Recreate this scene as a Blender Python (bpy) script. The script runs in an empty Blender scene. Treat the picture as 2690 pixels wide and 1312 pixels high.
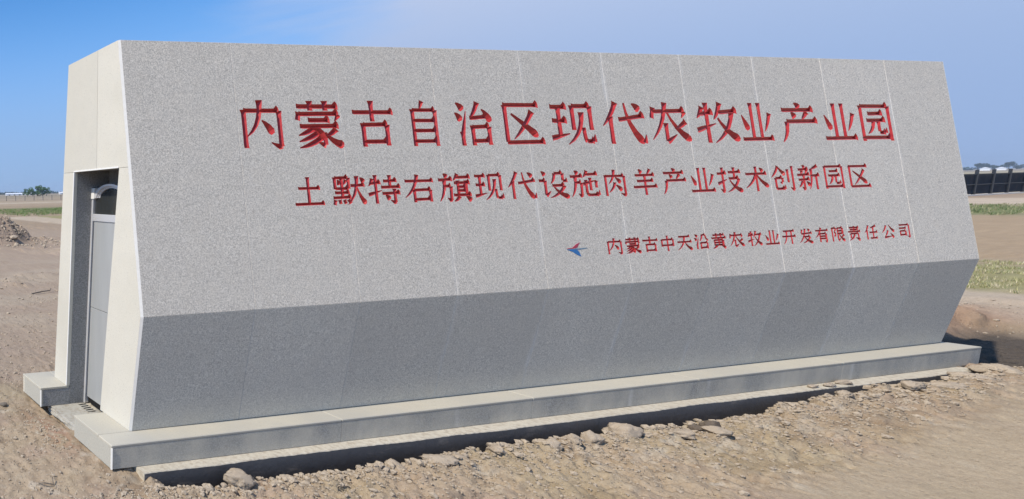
import bpy, bmesh, math, random, time
T0 = time.time()
import numpy as np
from mathutils import Vector, Matrix

random.seed(7); RNG = np.random.default_rng(7)
S = bpy.context.scene
COL = S.collection

# ------------------------------------------------------------------ camera
CAM = Vector((-2.385857, -3.472608, 1.857776))
ROWS = [(0.98580063, -0.16595423, -0.02561859),      # image right, in the world
        (-0.04179239, -0.09471301, -0.99462699),     # image down
        (0.16263614, 0.98157457, -0.10030377)]       # forward
cd = bpy.data.cameras.new('camera'); cam = bpy.data.objects.new('camera', cd); COL.objects.link(cam)
r, d, f = [Vector(v) for v in ROWS]
m = Matrix((( r.x, -d.x, -f.x, CAM.x), (r.y, -d.y, -f.y, CAM.y), (r.z, -d.z, -f.z, CAM.z), (0, 0, 0, 1)))
cam.matrix_world = m
cd.sensor_fit = 'HORIZONTAL'; cd.sensor_width = 36
cd.lens = 1350.7755 / 2690 * 36
cd.shift_x = (1345 + 277.4097) / 2690
cd.shift_y = (652.4453 - 656) / 2690
cd.clip_start = 0.05; cd.clip_end = 12000
S.camera = cam

# ------------------------------------------------------------------ light
EL = math.radians(47); AZ = math.radians(6.5)
tosun = Vector((-math.cos(EL) * math.cos(AZ), -math.cos(EL) * math.sin(AZ), math.sin(EL)))
sl = bpy.data.lights.new('sun', 'SUN'); so = bpy.data.objects.new('sun', sl); COL.objects.link(so)
so.rotation_euler = (-tosun).to_track_quat('-Z', 'Y').to_euler()
sl.energy = 3.7; sl.angle = math.radians(0.6); sl.color = (1.0, 0.90, 0.76)

W = bpy.data.worlds.new('World'); S.world = W; W.use_nodes = True
wt = W.node_tree; wt.nodes.clear(); wn = wt.nodes; wl = wt.links
sky = wn.new('ShaderNodeTexSky'); sky.sky_type = 'NISHITA'; sky.sun_disc = False
sky.sun_elevation = EL; sky.sun_rotation = math.atan2(tosun.x, tosun.y)
sky.altitude = 1000; sky.air_density = 1.0; sky.dust_density = 1.3; sky.ozone_density = 1.6
geo = wn.new('ShaderNodeTexCoord')
# a thin veil of high cloud: soft streaks seen along the direction of view
mp = wn.new('ShaderNodeMapping'); mp.inputs['Scale'].default_value = (1.0, 1.3, 2.6); mp.inputs['Location'].default_value = (0.35, 0.1, 0.0)
wl.new(geo.outputs['Generated'], mp.inputs['Vector'])
nz = wn.new('ShaderNodeTexNoise'); nz.inputs['Scale'].default_value = 1.4; nz.inputs['Detail'].default_value = 5; nz.inputs['Roughness'].default_value = 0.42
wl.new(mp.outputs[0], nz.inputs['Vector'])
dt = wn.new('ShaderNodeVectorMath'); dt.operation = 'DOT_PRODUCT'; dt.inputs[1].default_value = (0.86, -0.35, -0.15)
wl.new(geo.outputs['Generated'], dt.inputs[0])
ad = wn.new('ShaderNodeMath'); ad.operation = 'MULTIPLY_ADD'; ad.inputs[1].default_value = 0.38
wl.new(nz.outputs['Fac'], ad.inputs[0]); wl.new(dt.outputs['Value'], ad.inputs[2])
mpw = wn.new('ShaderNodeMapping'); mpw.inputs['Scale'].default_value = (1.2, 1.6, 7.0); mpw.inputs['Rotation'].default_value = (0.0, 0.25, 0.3)
wl.new(geo.outputs['Generated'], mpw.inputs['Vector'])
nw = wn.new('ShaderNodeTexNoise'); nw.inputs['Scale'].default_value = 3.2; nw.inputs['Detail'].default_value = 7; nw.inputs['Roughness'].default_value = 0.55; nw.inputs['Distortion'].default_value = 0.6
wl.new(mpw.outputs[0], nw.inputs['Vector'])
ad2 = wn.new('ShaderNodeMath'); ad2.operation = 'MULTIPLY_ADD'; ad2.inputs[1].default_value = 0.22
wl.new(nw.outputs['Fac'], ad2.inputs[0]); wl.new(ad.outputs[0], ad2.inputs[2])
ad3 = wn.new('ShaderNodeMath'); ad3.operation = 'SUBTRACT'; ad3.inputs[1].default_value = 0.11; wl.new(ad2.outputs[0], ad3.inputs[0])
mr = wn.new('ShaderNodeMapRange'); mr.interpolation_type = 'SMOOTHSTEP'
mr.inputs['From Min'].default_value = 0.36; mr.inputs['From Max'].default_value = 0.62
mr.inputs['To Min'].default_value = 0.0; mr.inputs['To Max'].default_value = 0.90
wl.new(ad3.outputs[0], mr.inputs['Value'])
tint = wn.new('ShaderNodeMix'); tint.data_type = 'RGBA'; tint.blend_type = 'MULTIPLY'; tint.inputs['Factor'].default_value = 1
wl.new(sky.outputs[0], tint.inputs['A']); tint.inputs['B'].default_value = (0.40, 0.82, 1.14, 1)
mix = wn.new('ShaderNodeMix'); mix.data_type = 'RGBA'
wl.new(mr.outputs[0], mix.inputs['Factor']); wl.new(tint.outputs['Result'], mix.inputs['A']); mix.inputs['B'].default_value = (3.55, 3.85, 4.75, 1)
# the air thickens to a pale blue towards the horizon all round
sz = wn.new('ShaderNodeSeparateXYZ'); wl.new(geo.outputs['Generated'], sz.inputs[0])
hz = wn.new('ShaderNodeMapRange'); hz.interpolation_type = 'SMOOTHERSTEP'; hz.inputs['From Min'].default_value = 0.0; hz.inputs['From Max'].default_value = 0.42
hz.inputs['To Min'].default_value = 0.92; hz.inputs['To Max'].default_value = 0.0; wl.new(sz.outputs['Z'], hz.inputs['Value'])
mix2 = wn.new('ShaderNodeMix'); mix2.data_type = 'RGBA'; wl.new(hz.outputs[0], mix2.inputs['Factor'])
wl.new(mix.outputs['Result'], mix2.inputs['A']); mix2.inputs['B'].default_value = (1.72, 2.5, 4.15, 1)
bg = wn.new('ShaderNodeBackground'); bg.inputs['Strength'].default_value = 0.127
wl.new(mix2.outputs['Result'], bg.inputs['Color'])
wo = wn.new('ShaderNodeOutputWorld'); wl.new(bg.outputs[0], wo.inputs['Surface'])
S.view_settings.view_transform = 'Standard'; S.view_settings.look = 'None'
S.view_settings.exposure = 0.48; S.view_settings.gamma = 1.0; S.view_settings.use_curve_mapping = False
S.cycles.volume_bounces = 0; S.cycles.max_bounces = 6

# ------------------------------------------------------------------ object helpers
def tag(o, label=None, cat=None, group=None, kind=None):
    if label: o['label'] = label
    if cat: o['category'] = cat
    if group: o['group'] = group
    if kind: o['kind'] = kind
    return o
def empty(name, loc=(0, 0, 0), rz=0):
    o = bpy.data.objects.new(name, None); COL.objects.link(o); o.location = loc; o.rotation_euler = (0, 0, rz)
    o.empty_display_size = 0.2; return o
def link(name, me, mats=None, parent=None, loc=None, rot=None, smooth=False):
    o = bpy.data.objects.new(name, me); COL.objects.link(o)
    if mats is not None:
        for mm in (mats if isinstance(mats, (list, tuple)) else [mats]): me.materials.append(mm)
    if parent: o.parent = parent
    if loc is not None: o.location = loc
    if rot is not None: o.rotation_euler = rot
    if smooth: me.shade_smooth()
    return o
def mesh_of(bm, name='m'):
    me = bpy.data.meshes.new(name); bm.normal_update(); bm.to_mesh(me); bm.free(); return me
def hexa(bm, c8):
    """box from 8 corners: 0-3 one face (loop), 4-7 the opposite face (same order)"""
    v = [bm.verts.new(c) for c in c8]
    fs = [(0, 1, 2, 3), (7, 6, 5, 4), (0, 4, 5, 1), (1, 5, 6, 2), (2, 6, 7, 3), (3, 7, 4, 0)]
    out = [bm.faces.new([v[i] for i in q]) for q in fs]
    return v, out
def box(bm, x0, x1, y0, y1, z0, z1):
    return hexa(bm, [(x0, y0, z0), (x1, y0, z0), (x1, y1, z0), (x0, y1, z0), (x0, y0, z1), (x1, y0, z1), (x1, y1, z1), (x0, y1, z1)])
def fixn(bm): bmesh.ops.recalc_face_normals(bm, faces=bm.faces)
def bev(bm, w, seg=1):
    fixn(bm); bmesh.ops.bevel(bm, geom=list(bm.edges), offset=w, segments=seg, affect='EDGES', profile=0.5)
def boxobj(name, dims, mat, parent=None, bw=0.0):
    bm = bmesh.new(); box(bm, *dims)
    if bw: bev(bm, bw)
    else: fixn(bm)
    return link(name, mesh_of(bm, name), mat, parent)
def prism(bm, poly, x0, x1):
    """polygon of (y,z) extruded along X"""
    a = [bm.verts.new((x0, y, z)) for y, z in poly]; b = [bm.verts.new((x1, y, z)) for y, z in poly]
    n = len(poly); bm.faces.new(a); bm.faces.new(b[::-1])
    for i in range(n): bm.faces.new([a[i], b[i], b[(i + 1) % n], a[(i + 1) % n]])
def prismobj(name, poly, x0, x1, mat, parent, bw=0.0):
    bm = bmesh.new(); prism(bm, poly, x0, x1)
    if bw: bev(bm, bw)
    else: fixn(bm)
    return link(name, mesh_of(bm, name), mat, parent)

# ------------------------------------------------------------------ numpy noise
_P = RNG.permutation(256); _P = np.concatenate([_P, _P, _P]); _G = RNG.uniform(0, 2 * np.pi, 256)
def perlin(x, y):
    xi = np.floor(x).astype(np.int64); yi = np.floor(y).astype(np.int64); xf = x - xi; yf = y - yi
    xi &= 255; yi &= 255
    u = xf * xf * xf * (xf * (xf * 6 - 15) + 10); v = yf * yf * yf * (yf * (yf * 6 - 15) + 10)
    def g(ix, iy, dx, dy):
        a = _G[_P[_P[ix & 255] + (iy & 255)]]; return np.cos(a) * dx + np.sin(a) * dy
    n00 = g(xi, yi, xf, yf); n10 = g(xi + 1, yi, xf - 1, yf); n01 = g(xi, yi + 1, xf, yf - 1); n11 = g(xi + 1, yi + 1, xf - 1, yf - 1)
    return ((n00 * (1 - u) + n10 * u) * (1 - v) + (n01 * (1 - u) + n11 * u) * v) * 1.5
def fbm(x, y, o=4, g=0.5):
    s = 0; a = 1; t = 0
    for i in range(o): s = s + a * perlin(x * 2 ** i + 17.3 * i, y * 2 ** i - 9.1 * i); t += a; a *= g
    return s / t
def billow(x, y, o=3):
    s = 0; a = 1; t = 0
    for i in range(o): s = s + a * (1 - np.abs(perlin(x * 2 ** i + 31.7 * i, y * 2 ** i + 5.9 * i)) * 2); t += a; a *= .5
    return s / t
def worley(x, y, seed=0):
    """rounded lumps: 1 at a cell's centre falling to 0 at its rim, plus a per-cell random"""
    xi = np.floor(x).astype(np.int64); yi = np.floor(y).astype(np.int64)
    d1 = np.full(x.shape, 9.0); h = np.zeros(x.shape)
    for i in (-1, 0, 1):
        for j in (-1, 0, 1):
            k = _P[_P[(xi + i + seed) & 255] + ((yi + j) & 255)]
            cx = xi + i + (k / 255.0) * .8 + .1; cy = yi + j + (_P[k + 57] / 255.0) * .8 + .1
            dd = (x - cx) ** 2 + (y - cy) ** 2
            w = dd < d1; d1 = np.where(w, dd, d1); h = np.where(w, _P[k + 113] / 255.0, h)
    return np.clip(1 - d1 * 1.6, 0, 1), h
def sst(a, b, x):
    t = np.clip((x - a) / (b - a), 0, 1); return t * t * (3 - 2 * t)

# ------------------------------------------------------------------ material helpers
class NT:
    def __init__(s, name, rough=0.8, spec=0.3, metal=0.0):
        s.m = bpy.data.materials.new(name); s.m.use_nodes = True; s.t = s.m.node_tree
        s.b = s.t.nodes['Principled BSDF']; s.b.inputs['Roughness'].default_value = rough
        s.b.inputs['Specular IOR Level'].default_value = spec; s.b.inputs['Metallic'].default_value = metal
        s.tc = s.t.nodes.new('ShaderNodeTexCoord')
    def n(s, t, **k):
        x = s.t.nodes.new(t)
        for a, b in k.items(): setattr(x, a, b)
        return x
    def l(s, a, b): s.t.links.new(a, b)
    def vec(s, scale=(1, 1, 1), loc=(0, 0, 0)):
        x = s.n('ShaderNodeMapping'); x.inputs['Scale'].default_value = scale; x.inputs['Location'].default_value = loc
        s.l(s.tc.outputs['Object'], x.inputs[0]); return x.outputs[0]
    def noise(s, sc, det=3, rough=0.5, vec=None, dist=0):
        x = s.n('ShaderNodeTexNoise'); x.inputs['Scale'].default_value = sc; x.inputs['Detail'].default_value = det
        x.inputs['Roughness'].default_value = rough; x.inputs['Distortion'].default_value = dist
        s.l(vec if vec is not None else s.tc.outputs['Object'], x.inputs['Vector']); return x.outputs['Fac']
    def voro(s, sc, vec=None):
        x = s.n('ShaderNodeTexVoronoi'); x.inputs['Scale'].default_value = sc
        s.l(vec if vec is not None else s.tc.outputs['Object'], x.inputs['Vector']); return x
    def ramp(s, fac, a, b, ca=0.0, cb=1.0):
        x = s.n('ShaderNodeMapRange'); x.inputs['From Min'].default_value = a; x.inputs['From Max'].default_value = b
        x.inputs['To Min'].default_value = ca; x.inputs['To Max'].default_value = cb; s.l(fac, x.inputs['Value']); return x.outputs[0]
    def math(s, op, a, b=None):
        x = s.n('ShaderNodeMath', operation=op)
        for i, v in enumerate((a, b)):
            if v is None: continue
            if isinstance(v, (int, float)): x.inputs[i].default_value = v
            else: s.l(v, x.inputs[i])
        return x.outputs[0]
    def mix(s, fac, a, b, bt='MIX'):
        x = s.n('ShaderNodeMix', data_type='RGBA', blend_type=bt)
        for k, v in (('Factor', fac), ('A', a), ('B', b)):
            if isinstance(v, (int, float)): x.inputs[k].default_value = v
            elif isinstance(v, tuple): x.inputs[k].default_value = (*v, 1) if len(v) == 3 else v
            else: s.l(v, x.inputs[k])
        return x.outputs['Result']
    def bump(s, h, strength=0.3, dist=0.01):
        x = s.n('ShaderNodeBump'); x.inputs['Strength'].default_value = strength; x.inputs['Distance'].default_value = dist
        s.l(h, x.inputs['Height']); s.l(x.outputs[0], s.b.inputs['Normal'])
    def col(s, c):
        if isinstance(c, tuple): s.b.inputs['Base Color'].default_value = (*c, 1)
        else: s.l(c, s.b.inputs['Base Color'])

def granite(name, base, dark, light, contrast=1.0, rough=0.75, warm=0.0, streak=True, bumps=0.35):
    """grey granite: fine and coarse grain, dark flecks, blotches, pale lime streaks by the joints"""
    g = NT(name, rough, 0.35)
    f1 = g.noise(210, 2, .6); f2 = g.noise(92, 2, .6); f3 = g.noise(2.2, 4, .55); f4 = g.noise(9, 3, .6)
    k = g.math('ADD', g.math('MULTIPLY', f1, .42), g.math('MULTIPLY', f2, .58))
    c = g.mix(g.ramp(k, .5 - .115 / contrast, .5 + .115 / contrast), dark, light)
    c = g.mix(.12, c, base)
    fl = g.voro(70); fm = g.ramp(fl.outputs['Distance'], .10, .26, 1, 0)
    pick = g.ramp(g.noise(48, 1, .5), .53, .58)
    c = g.mix(g.math('MULTIPLY', g.math('MULTIPLY', fm, pick), .62), c, tuple(x * .28 for x in dark))
    c = g.mix(g.ramp(f3, .35, .68, 0, .30), c, tuple(x * .86 for x in base))
    c = g.mix(g.ramp(f4, .45, .75, 0, .22), c, tuple(min(1, x * 1.12) for x in (base[0] * 1.03, base[1], base[2] * .95)))
    oi = g.n('ShaderNodeObjectInfo')
    hv = g.n('ShaderNodeHueSaturation'); g.l(c, hv.inputs['Color']); g.l(g.ramp(oi.outputs['Random'], 0, 1, .94, 1.05), hv.inputs['Value'])
    c = hv.outputs[0]
    if streak:
        sp = g.n('ShaderNodeSeparateXYZ'); g.l(g.tc.outputs['Object'], sp.inputs[0])
        wob = g.noise(1, 2, .5, g.vec((0.6, 1, 2.2)))
        x = g.math('ADD', sp.outputs['X'], g.math('MULTIPLY', g.math('SUBTRACT', wob, .5), .07))
        ph = g.math('PINGPONG', x, 0.480625)
        line = g.ramp(ph, 0.002, 0.034, 1, 0)
        brk = g.ramp(g.noise(1, 4, .6, g.vec((2.5, .8, 1.3), (3, 0, 0))), .42, .66)
        fade = g.ramp(sp.outputs['X'], 0.5, 4.5, .25, 1.0)
        edge = g.ramp(sp.outputs['X'], 0.25, 0.4, 0, 1.0)
        amt = g.math('MULTIPLY', g.math('MULTIPLY', g.math('MULTIPLY', line, brk), fade), edge)
        c = g.mix(g.math('MULTIPLY', amt, .50), c, (.78, .77, .74))
        # dust washed to the wall's foot, with light off the ledge painted in
        du = g.math('MULTIPLY', g.ramp(sp.outputs['Z'], 0.0, .22, 1, 0), g.ramp(g.noise(3, 4, .6, g.vec((1, 1, .5))), .3, .7))
        c = g.mix(g.math('MULTIPLY', du, .75), c, (.62, .565, .45))
    g.col(c)
    g.bump(k, bumps, .004)
    return g.m

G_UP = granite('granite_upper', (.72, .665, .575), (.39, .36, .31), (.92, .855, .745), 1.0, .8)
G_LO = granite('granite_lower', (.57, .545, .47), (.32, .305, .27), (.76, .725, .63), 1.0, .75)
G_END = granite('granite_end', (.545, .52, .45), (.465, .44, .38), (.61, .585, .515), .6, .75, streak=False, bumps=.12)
G_TOP = granite('granite_ledge', (.46, .43, .355), (.39, .365, .30), (.53, .495, .41), .6, .85, streak=False, bumps=.12)
def dusty(mat, tint, amt):
    t = mat.node_tree; b = t.nodes['Principled BSDF']; src = b.inputs['Base Color'].links[0].from_socket
    tc = t.nodes.new('ShaderNodeTexCoord'); n = t.nodes.new('ShaderNodeTexNoise'); n.inputs['Scale'].default_value = .9; n.inputs['Detail'].default_value = 6; n.inputs['Roughness'].default_value = .6
    t.links.new(tc.outputs['Object'], n.inputs['Vector'])
    r_ = t.nodes.new('ShaderNodeMapRange'); r_.inputs['From Min'].default_value = .38; r_.inputs['From Max'].default_value = .64; r_.inputs['To Max'].default_value = amt; t.links.new(n.outputs['Fac'], r_.inputs['Value'])
    m_ = t.nodes.new('ShaderNodeMix'); m_.data_type = 'RGBA'; t.links.new(r_.outputs[0], m_.inputs['Factor']); t.links.new(src, m_.inputs['A']); m_.inputs['B'].default_value = (*tint, 1)
    t.links.new(m_.outputs['Result'], b.inputs['Base Color'])
dusty(G_TOP, (.37, .355, .315), .75); dusty(G_END, (.47, .445, .375), .6); dusty(G_LO, (.47, .44, .385), .25)
G_PE = granite('granite_plinth_end', (.40, .385, .335), (.33, .315, .275), (.47, .455, .40), .7, .8, streak=False, bumps=.15)
G_PF = granite('granite_plinth', (.355, .345, .31), (.19, .185, .165), (.49, .475, .43), 1.1, .8)
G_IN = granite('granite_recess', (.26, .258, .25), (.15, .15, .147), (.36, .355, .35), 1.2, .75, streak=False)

g = NT('arris', .7, .3); g.col(g.mix(g.noise(40, 3), (.62, .61, .58), (.74, .73, .70))); ARRIS = g.m
g = NT('joint_mortar', .9, .2)
sp_ = g.n('ShaderNodeSeparateXYZ'); g.l(g.tc.outputs['Object'], sp_.inputs[0])
kk = g.math('MULTIPLY', g.ramp(g.noise(4, 4, .6), .46, .6), g.ramp(sp_.outputs['X'], .5, 3.5, .35, 1))
g.col(g.mix(kk, (.42, .40, .38), (.74, .73, .70))); MORTAR = g.m
g = NT('red_letter_paint', .45, .4)
c = g.mix(g.ramp(g.noise(25, 3, .6), .35, .7), (.37, .018, .022), (.49, .042, .038)); g.col(c); g.bump(g.noise(160, 2), .2, .003); RED = g.m
g = NT('logo_blue_paint', .5, .4); g.col((.02, .16, .42)); BLUE = g.m
g = NT('logo_red_paint', .5, .4); g.col((.42, .03, .07)); LRED = g.m
g = NT('logo_grey_paint', .5, .4); g.col((.10, .22, .32)); LGREY = g.m

g = NT('concrete_top', .92, .2)
c = g.mix(g.noise(3.2, 5, .6), (.42, .385, .315), (.53, .49, .41)); c = g.mix(g.ramp(g.noise(26, 4, .65), .45, .7), c, (.34, .295, .235)); g.col(c)
g.bump(g.noise(60, 5, .7), .5, .008); CONC_TOP = g.m
g = NT('damp_proof_coat', .55, .4)
c = g.mix(g.noise(2.5, 5, .6), (.030, .034, .042), (.058, .058, .064)); c = g.mix(g.ramp(g.noise(5, 5, .65, g.vec((1, 1, 3))), .56, .72), c, (.105, .098, .095))
g.col(c); g.bump(g.noise(24, 5, .6), .5, .01); COAT = g.m

g = NT('door_metal', .42, .5, .45)
g.col(g.mix(g.noise(2, 4, .6, g.vec((1, 6, .6))), (.42, .43, .43), (.56, .57, .56))); DOOR = g.m
g = NT('aluminium_profile', .38, .5, .45); g.col(g.mix(g.noise(5, 3), (.58, .585, .60), (.72, .72, .73))); ALU = g.m
g = NT('dark_gap', .9, .1); g.col((.015, .015, .016)); DARK = g.m
g = NT('door_glass', .12, .6); g.col((.10, .11, .11)); g.b.inputs['Transmission Weight'].default_value = .75; GLASS = g.m
g = NT('threshold_concrete', .9, .2); c = g.mix(g.noise(7, 5, .6), (.29, .28, .25), (.40, .385, .34)); g.col(g.mix(g.ramp(g.noise(40, 3), .45, .7), c, (.26, .23, .19))); g.bump(g.noise(50, 4), .4, .006); SILL = g.m

# ------------------------------------------------------------------ the monument
L = 9.6125; H = 3.0; HY = .1084; HZ = .9233; TY = .2375; WB = 1.2389; WT = 1.0025
NP = 10; PW = L / NP; TH = .03; GAP = .0017
hip = Vector((0, -HY, HZ)); top = Vector((0, TY, H)); foot = Vector((0, 0, 0))
su = (top - hip); SL = su.length; su.normalize(); nu = Vector((1, 0, 0)).cross(su)       # outward normal of the upper face
lo = (hip - foot); LL = lo.length; lo.normalize(); nl = Vector((1, 0, 0)).cross(lo)
EX = .018                                                                                # width of the bevelled corner
mon = empty('monument', (0, 0, 0))
tag(mon, 'long grey granite sign wall with red carved writing and a door in its left end', 'monument')

def slab_mesh(p0, s, n, x0, x1, v0, v1, th=TH, bw=.0015):
    bm = bmesh.new()
    q = lambda x, v, dd: Vector((x, 0, 0)) + p0 + s * v - n * dd
    hexa(bm, [q(x0, v0, 0), q(x1, v0, 0), q(x1, v1, 0), q(x0, v1, 0), q(x0, v0, th), q(x1, v0, th), q(x1, v1, th), q(x0, v1, th)])
    bev(bm, bw)
    return mesh_of(bm, 'slab')

# ---- stroke tables: each character in a 100 x 100 box, y down.
# h horizontal, v vertical, g vertical with hook, p falling left, n falling right, d dot, t rising, k thin polyline
CH = {
'内': 'v 10 20 10 99|h 10 22 92 22|g 91 22 91 96 68 88|p 47 0 50 50 14 76|d 50 42 62 50 74 70',
'蒙': 'h 6 13 94 13|v 34 1 34 22|v 66 1 66 22|v 10 25 6 42|h 10 29 94 28|t 94 30 84 44|h 28 42 74 42|h 10 55 92 54|p 44 56 30 66 6 74|k 38 58 64 64 62 94|t 62 96 46 88|p 50 66 36 78 6 87|p 56 76 40 92 6 100|p 86 60 78 70 64 75|n 62 68 76 90 100 95',
'古': 'v 47 0 47 45|h 0 25 100 25|v 24 48 24 99|h 24 52 84 51|v 82 52 82 97|h 24 88 82 88',
'自': 'p 46 0 42 8 36 18|v 12 18 12 99|h 12 20 88 20|v 87 20 87 99|h 14 43 86 43|h 14 65 86 65|h 14 88 86 88',
'治': 'd 8 4 18 8 25 20|d 3 26 12 30 18 44|v 20 68 20 99|t 20 74 33 22|p 66 2 58 24 42 38|h 42 38 90 34|d 76 18 88 26 98 46|v 48 54 48 99|h 48 58 94 56|v 92 57 92 98|h 50 89 92 88',
'区': 'h 4 8 92 8|v 8 8 8 92|h 6 93 100 92|p 74 22 56 56 24 86|n 22 28 50 50 84 80',
'现': 'h 2 12 40 12|h 4 44 38 44|t 0 84 42 74|v 20 12 20 80|v 52 8 52 66|h 52 10 94 10|v 93 10 93 66|p 72 24 74 72 36 99|k 75 60 75 90 80 92|h 80 92 96 92|t 97 94 99 76',
'代': 'p 34 0 26 28 2 56|v 20 34 20 99|h 38 42 98 32|n 54 2 58 62 92 98|t 94 98 98 78|d 72 4 80 8 88 20',
'农': 'v 9 12 3 38|h 9 22 90 20|t 90 22 80 38|p 40 0 36 50 0 90|v 38 50 38 94|t 38 96 64 78|p 90 46 78 58 62 64|n 44 24 62 70 100 92',
'牧': 'p 16 10 12 26 2 38|h 9 28 42 24|v 26 0 26 99|t 0 68 46 52|p 60 0 54 26 42 42|h 56 24 100 20|p 86 24 80 72 40 99|n 52 38 68 74 100 92',
'业': 'v 36 0 36 88|v 62 0 62 88|d 4 30 12 48 22 68|p 94 26 88 50 74 72|h 0 91 100 90',
'产': 'd 42 0 50 4 54 13|h 6 18 92 17|d 30 24 36 28 40 38|p 74 22 66 32 58 42|h 16 47 100 46|p 16 47 18 78 0 99',
'园': 'v 8 5 8 99|h 8 7 92 7|v 92 7 92 99|h 8 90 92 90|h 28 27 74 26|h 22 45 80 44|p 42 46 42 68 22 80|v 58 46 58 74|h 58 77 76 77|t 78 78 80 64',
'土': 'h 14 40 88 40|v 48 2 48 92|h 0 93 100 92',
'默': 'v 8 5 8 46|h 8 7 50 7|v 50 7 50 45|h 8 44 50 44|d 16 14 20 20 23 31|p 42 14 40 20 35 31|v 29 8 29 74|h 6 58 52 58|h 0 75 56 73|v 6 82 2 99|v 19 82 21 96|v 33 82 37 96|v 46 81 53 95|h 56 35 100 33|p 76 2 78 62 44 99|n 76 42 84 78 100 97|d 86 8 92 12 98 24',
'特': 'p 14 12 12 26 2 38|h 8 29 40 26|v 24 0 24 99|t 0 68 42 54|h 48 22 90 20|v 68 1 68 42|h 40 43 100 42|h 42 65 98 63|g 81 49 81 95 66 88|d 52 70 58 74 64 86',
'右': 'h 2 24 98 24|p 44 2 38 52 0 82|v 32 54 32 99|h 32 56 88 55|v 86 56 86 98|h 32 89 86 88',
'旗': 'd 16 1 22 5 27 14|h 0 23 44 21|p 18 23 20 68 0 99|h 18 45 38 45|g 38 46 36 94 24 87|p 60 2 56 14 46 26|h 56 15 100 14|h 48 35 98 34|v 60 26 60 76|v 86 26 86 76|h 60 49 86 48|h 60 62 86 62|h 44 78 100 77|p 62 82 58 92 44 100|d 82 82 90 88 98 99',
'设': 'd 10 1 17 6 22 16|h 0 35 22 35|v 21 35 21 88|t 21 92 38 74|p 54 8 54 32 40 46|h 54 9 82 8|v 82 9 82 36|h 82 38 98 36|h 44 54 86 53|p 86 54 74 84 34 99|n 50 58 66 88 100 97',
'施': 'd 16 1 22 5 27 14|h 0 23 44 21|p 18 23 20 68 0 99|h 18 45 38 45|g 38 46 36 94 24 87|p 60 1 56 14 46 26|h 56 16 98 14|t 44 52 92 38|v 91 40 90 66|v 70 28 70 76|v 55 36 55 84|k 55 82 56 92 64 93|h 62 93 96 92|t 97 94 99 74',
'肉': 'v 10 20 10 99|h 10 24 90 24|g 90 24 90 96 70 90|p 48 0 48 34 22 54|d 52 30 62 36 74 50|p 48 48 46 68 20 86|d 52 58 64 64 76 80',
'羊': 'd 26 1 32 5 38 16|p 74 0 70 10 60 20|h 10 24 92 23|h 16 46 86 45|h 0 69 100 67|v 50 24 50 100',
'技': 'h 0 26 38 23|g 22 1 22 95 8 86|t 0 66 40 48|h 46 21 98 19|v 70 1 70 44|h 46 46 88 44|p 88 45 76 84 36 99|n 50 52 66 86 100 96',
'术': 'h 4 30 96 29|v 50 0 50 100|p 48 30 38 62 0 86|n 52 30 66 62 100 82|d 66 6 74 10 80 22',
'创': 'p 32 0 24 26 0 46|n 33 4 42 20 62 36|v 18 48 18 86|h 18 50 48 48|v 48 49 48 66|t 47 70 36 66|k 18 84 18 92 24 93|h 22 93 54 92|t 55 94 57 76|v 74 14 74 68|g 95 1 95 96 80 88',
'新': 'd 26 0 32 3 36 11|h 6 17 52 15|d 16 21 20 24 23 32|p 44 18 42 26 35 35|h 0 39 56 37|h 4 59 54 57|g 28 39 28 96 16 88|p 20 64 18 76 2 90|d 38 66 46 72 52 84|p 94 1 82 10 62 16|p 64 14 66 66 50 99|h 64 43 100 41|v 84 43 84 100',
'中': 'v 13 24 13 70|h 13 27 88 26|v 87 27 87 69|h 13 62 87 62|v 50 0 50 100',
'天': 'h 12 13 88 12|h 2 47 98 46|p 50 13 50 68 0 98|n 52 46 64 82 100 96',
'沿': 'd 8 4 18 8 25 20|d 3 26 12 30 18 44|v 20 68 20 99|t 20 74 33 22|p 56 6 56 32 40 48|h 56 8 80 7|k 79 8 80 38 98 44|v 46 56 46 99|h 46 59 92 58|v 90 59 90 98|h 46 90 90 89',
'黄': 'h 10 14 90 13|v 34 1 34 31|v 66 1 66 31|h 0 33 100 32|v 20 44 20 82|h 20 47 80 46|v 80 47 80 82|h 20 63 80 62|h 20 79 80 78|v 50 33 50 78|p 34 82 26 92 4 100|d 64 82 80 88 94 99',
'开': 'h 10 12 92 11|h 0 48 100 47|p 34 12 36 72 6 99|v 68 12 68 100',
'发': 'v 26 7 18 34|h 18 37 98 31|p 48 1 44 62 0 96|d 66 3 74 8 82 19|h 38 56 80 55|p 82 56 68 86 24 99|n 42 60 60 86 100 97',
'有': 'h 2 20 98 19|p 44 0 36 42 0 68|v 34 40 34 99|h 34 42 82 41|g 82 42 82 96 68 90|h 34 59 82 59|h 34 75 82 75',
'限': 'v 8 5 8 100|h 8 8 34 8|p 36 8 34 24 22 34|k 22 34 42 50 22 66|v 50 6 50 92|h 50 9 88 8|v 88 9 88 47|h 50 28 88 28|h 50 46 88 46|t 50 96 68 80|p 96 54 86 66 72 72|n 58 46 72 84 100 96',
'责': 'h 12 11 88 10|h 18 25 82 24|h 2 39 98 38|v 50 0 50 38|v 22 51 22 84|h 22 53 80 52|v 80 53 80 84|p 50 58 48 82 6 99|d 58 80 76 88 90 99',
'任': 'p 30 0 24 28 0 52|v 18 34 18 100|p 90 3 72 14 44 19|h 36 51 100 49|v 66 17 66 90|h 40 91 96 90',
'公': 'p 36 6 30 34 0 58|n 60 4 72 34 100 52|p 48 42 40 70 18 88|t 16 92 82 84|d 66 62 80 76 90 96',
'司': 'h 10 10 88 9|g 88 10 88 95 70 88|h 8 33 66 32|v 16 50 16 86|h 16 53 60 52|v 60 53 60 86|h 16 79 60 79',
}
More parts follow.
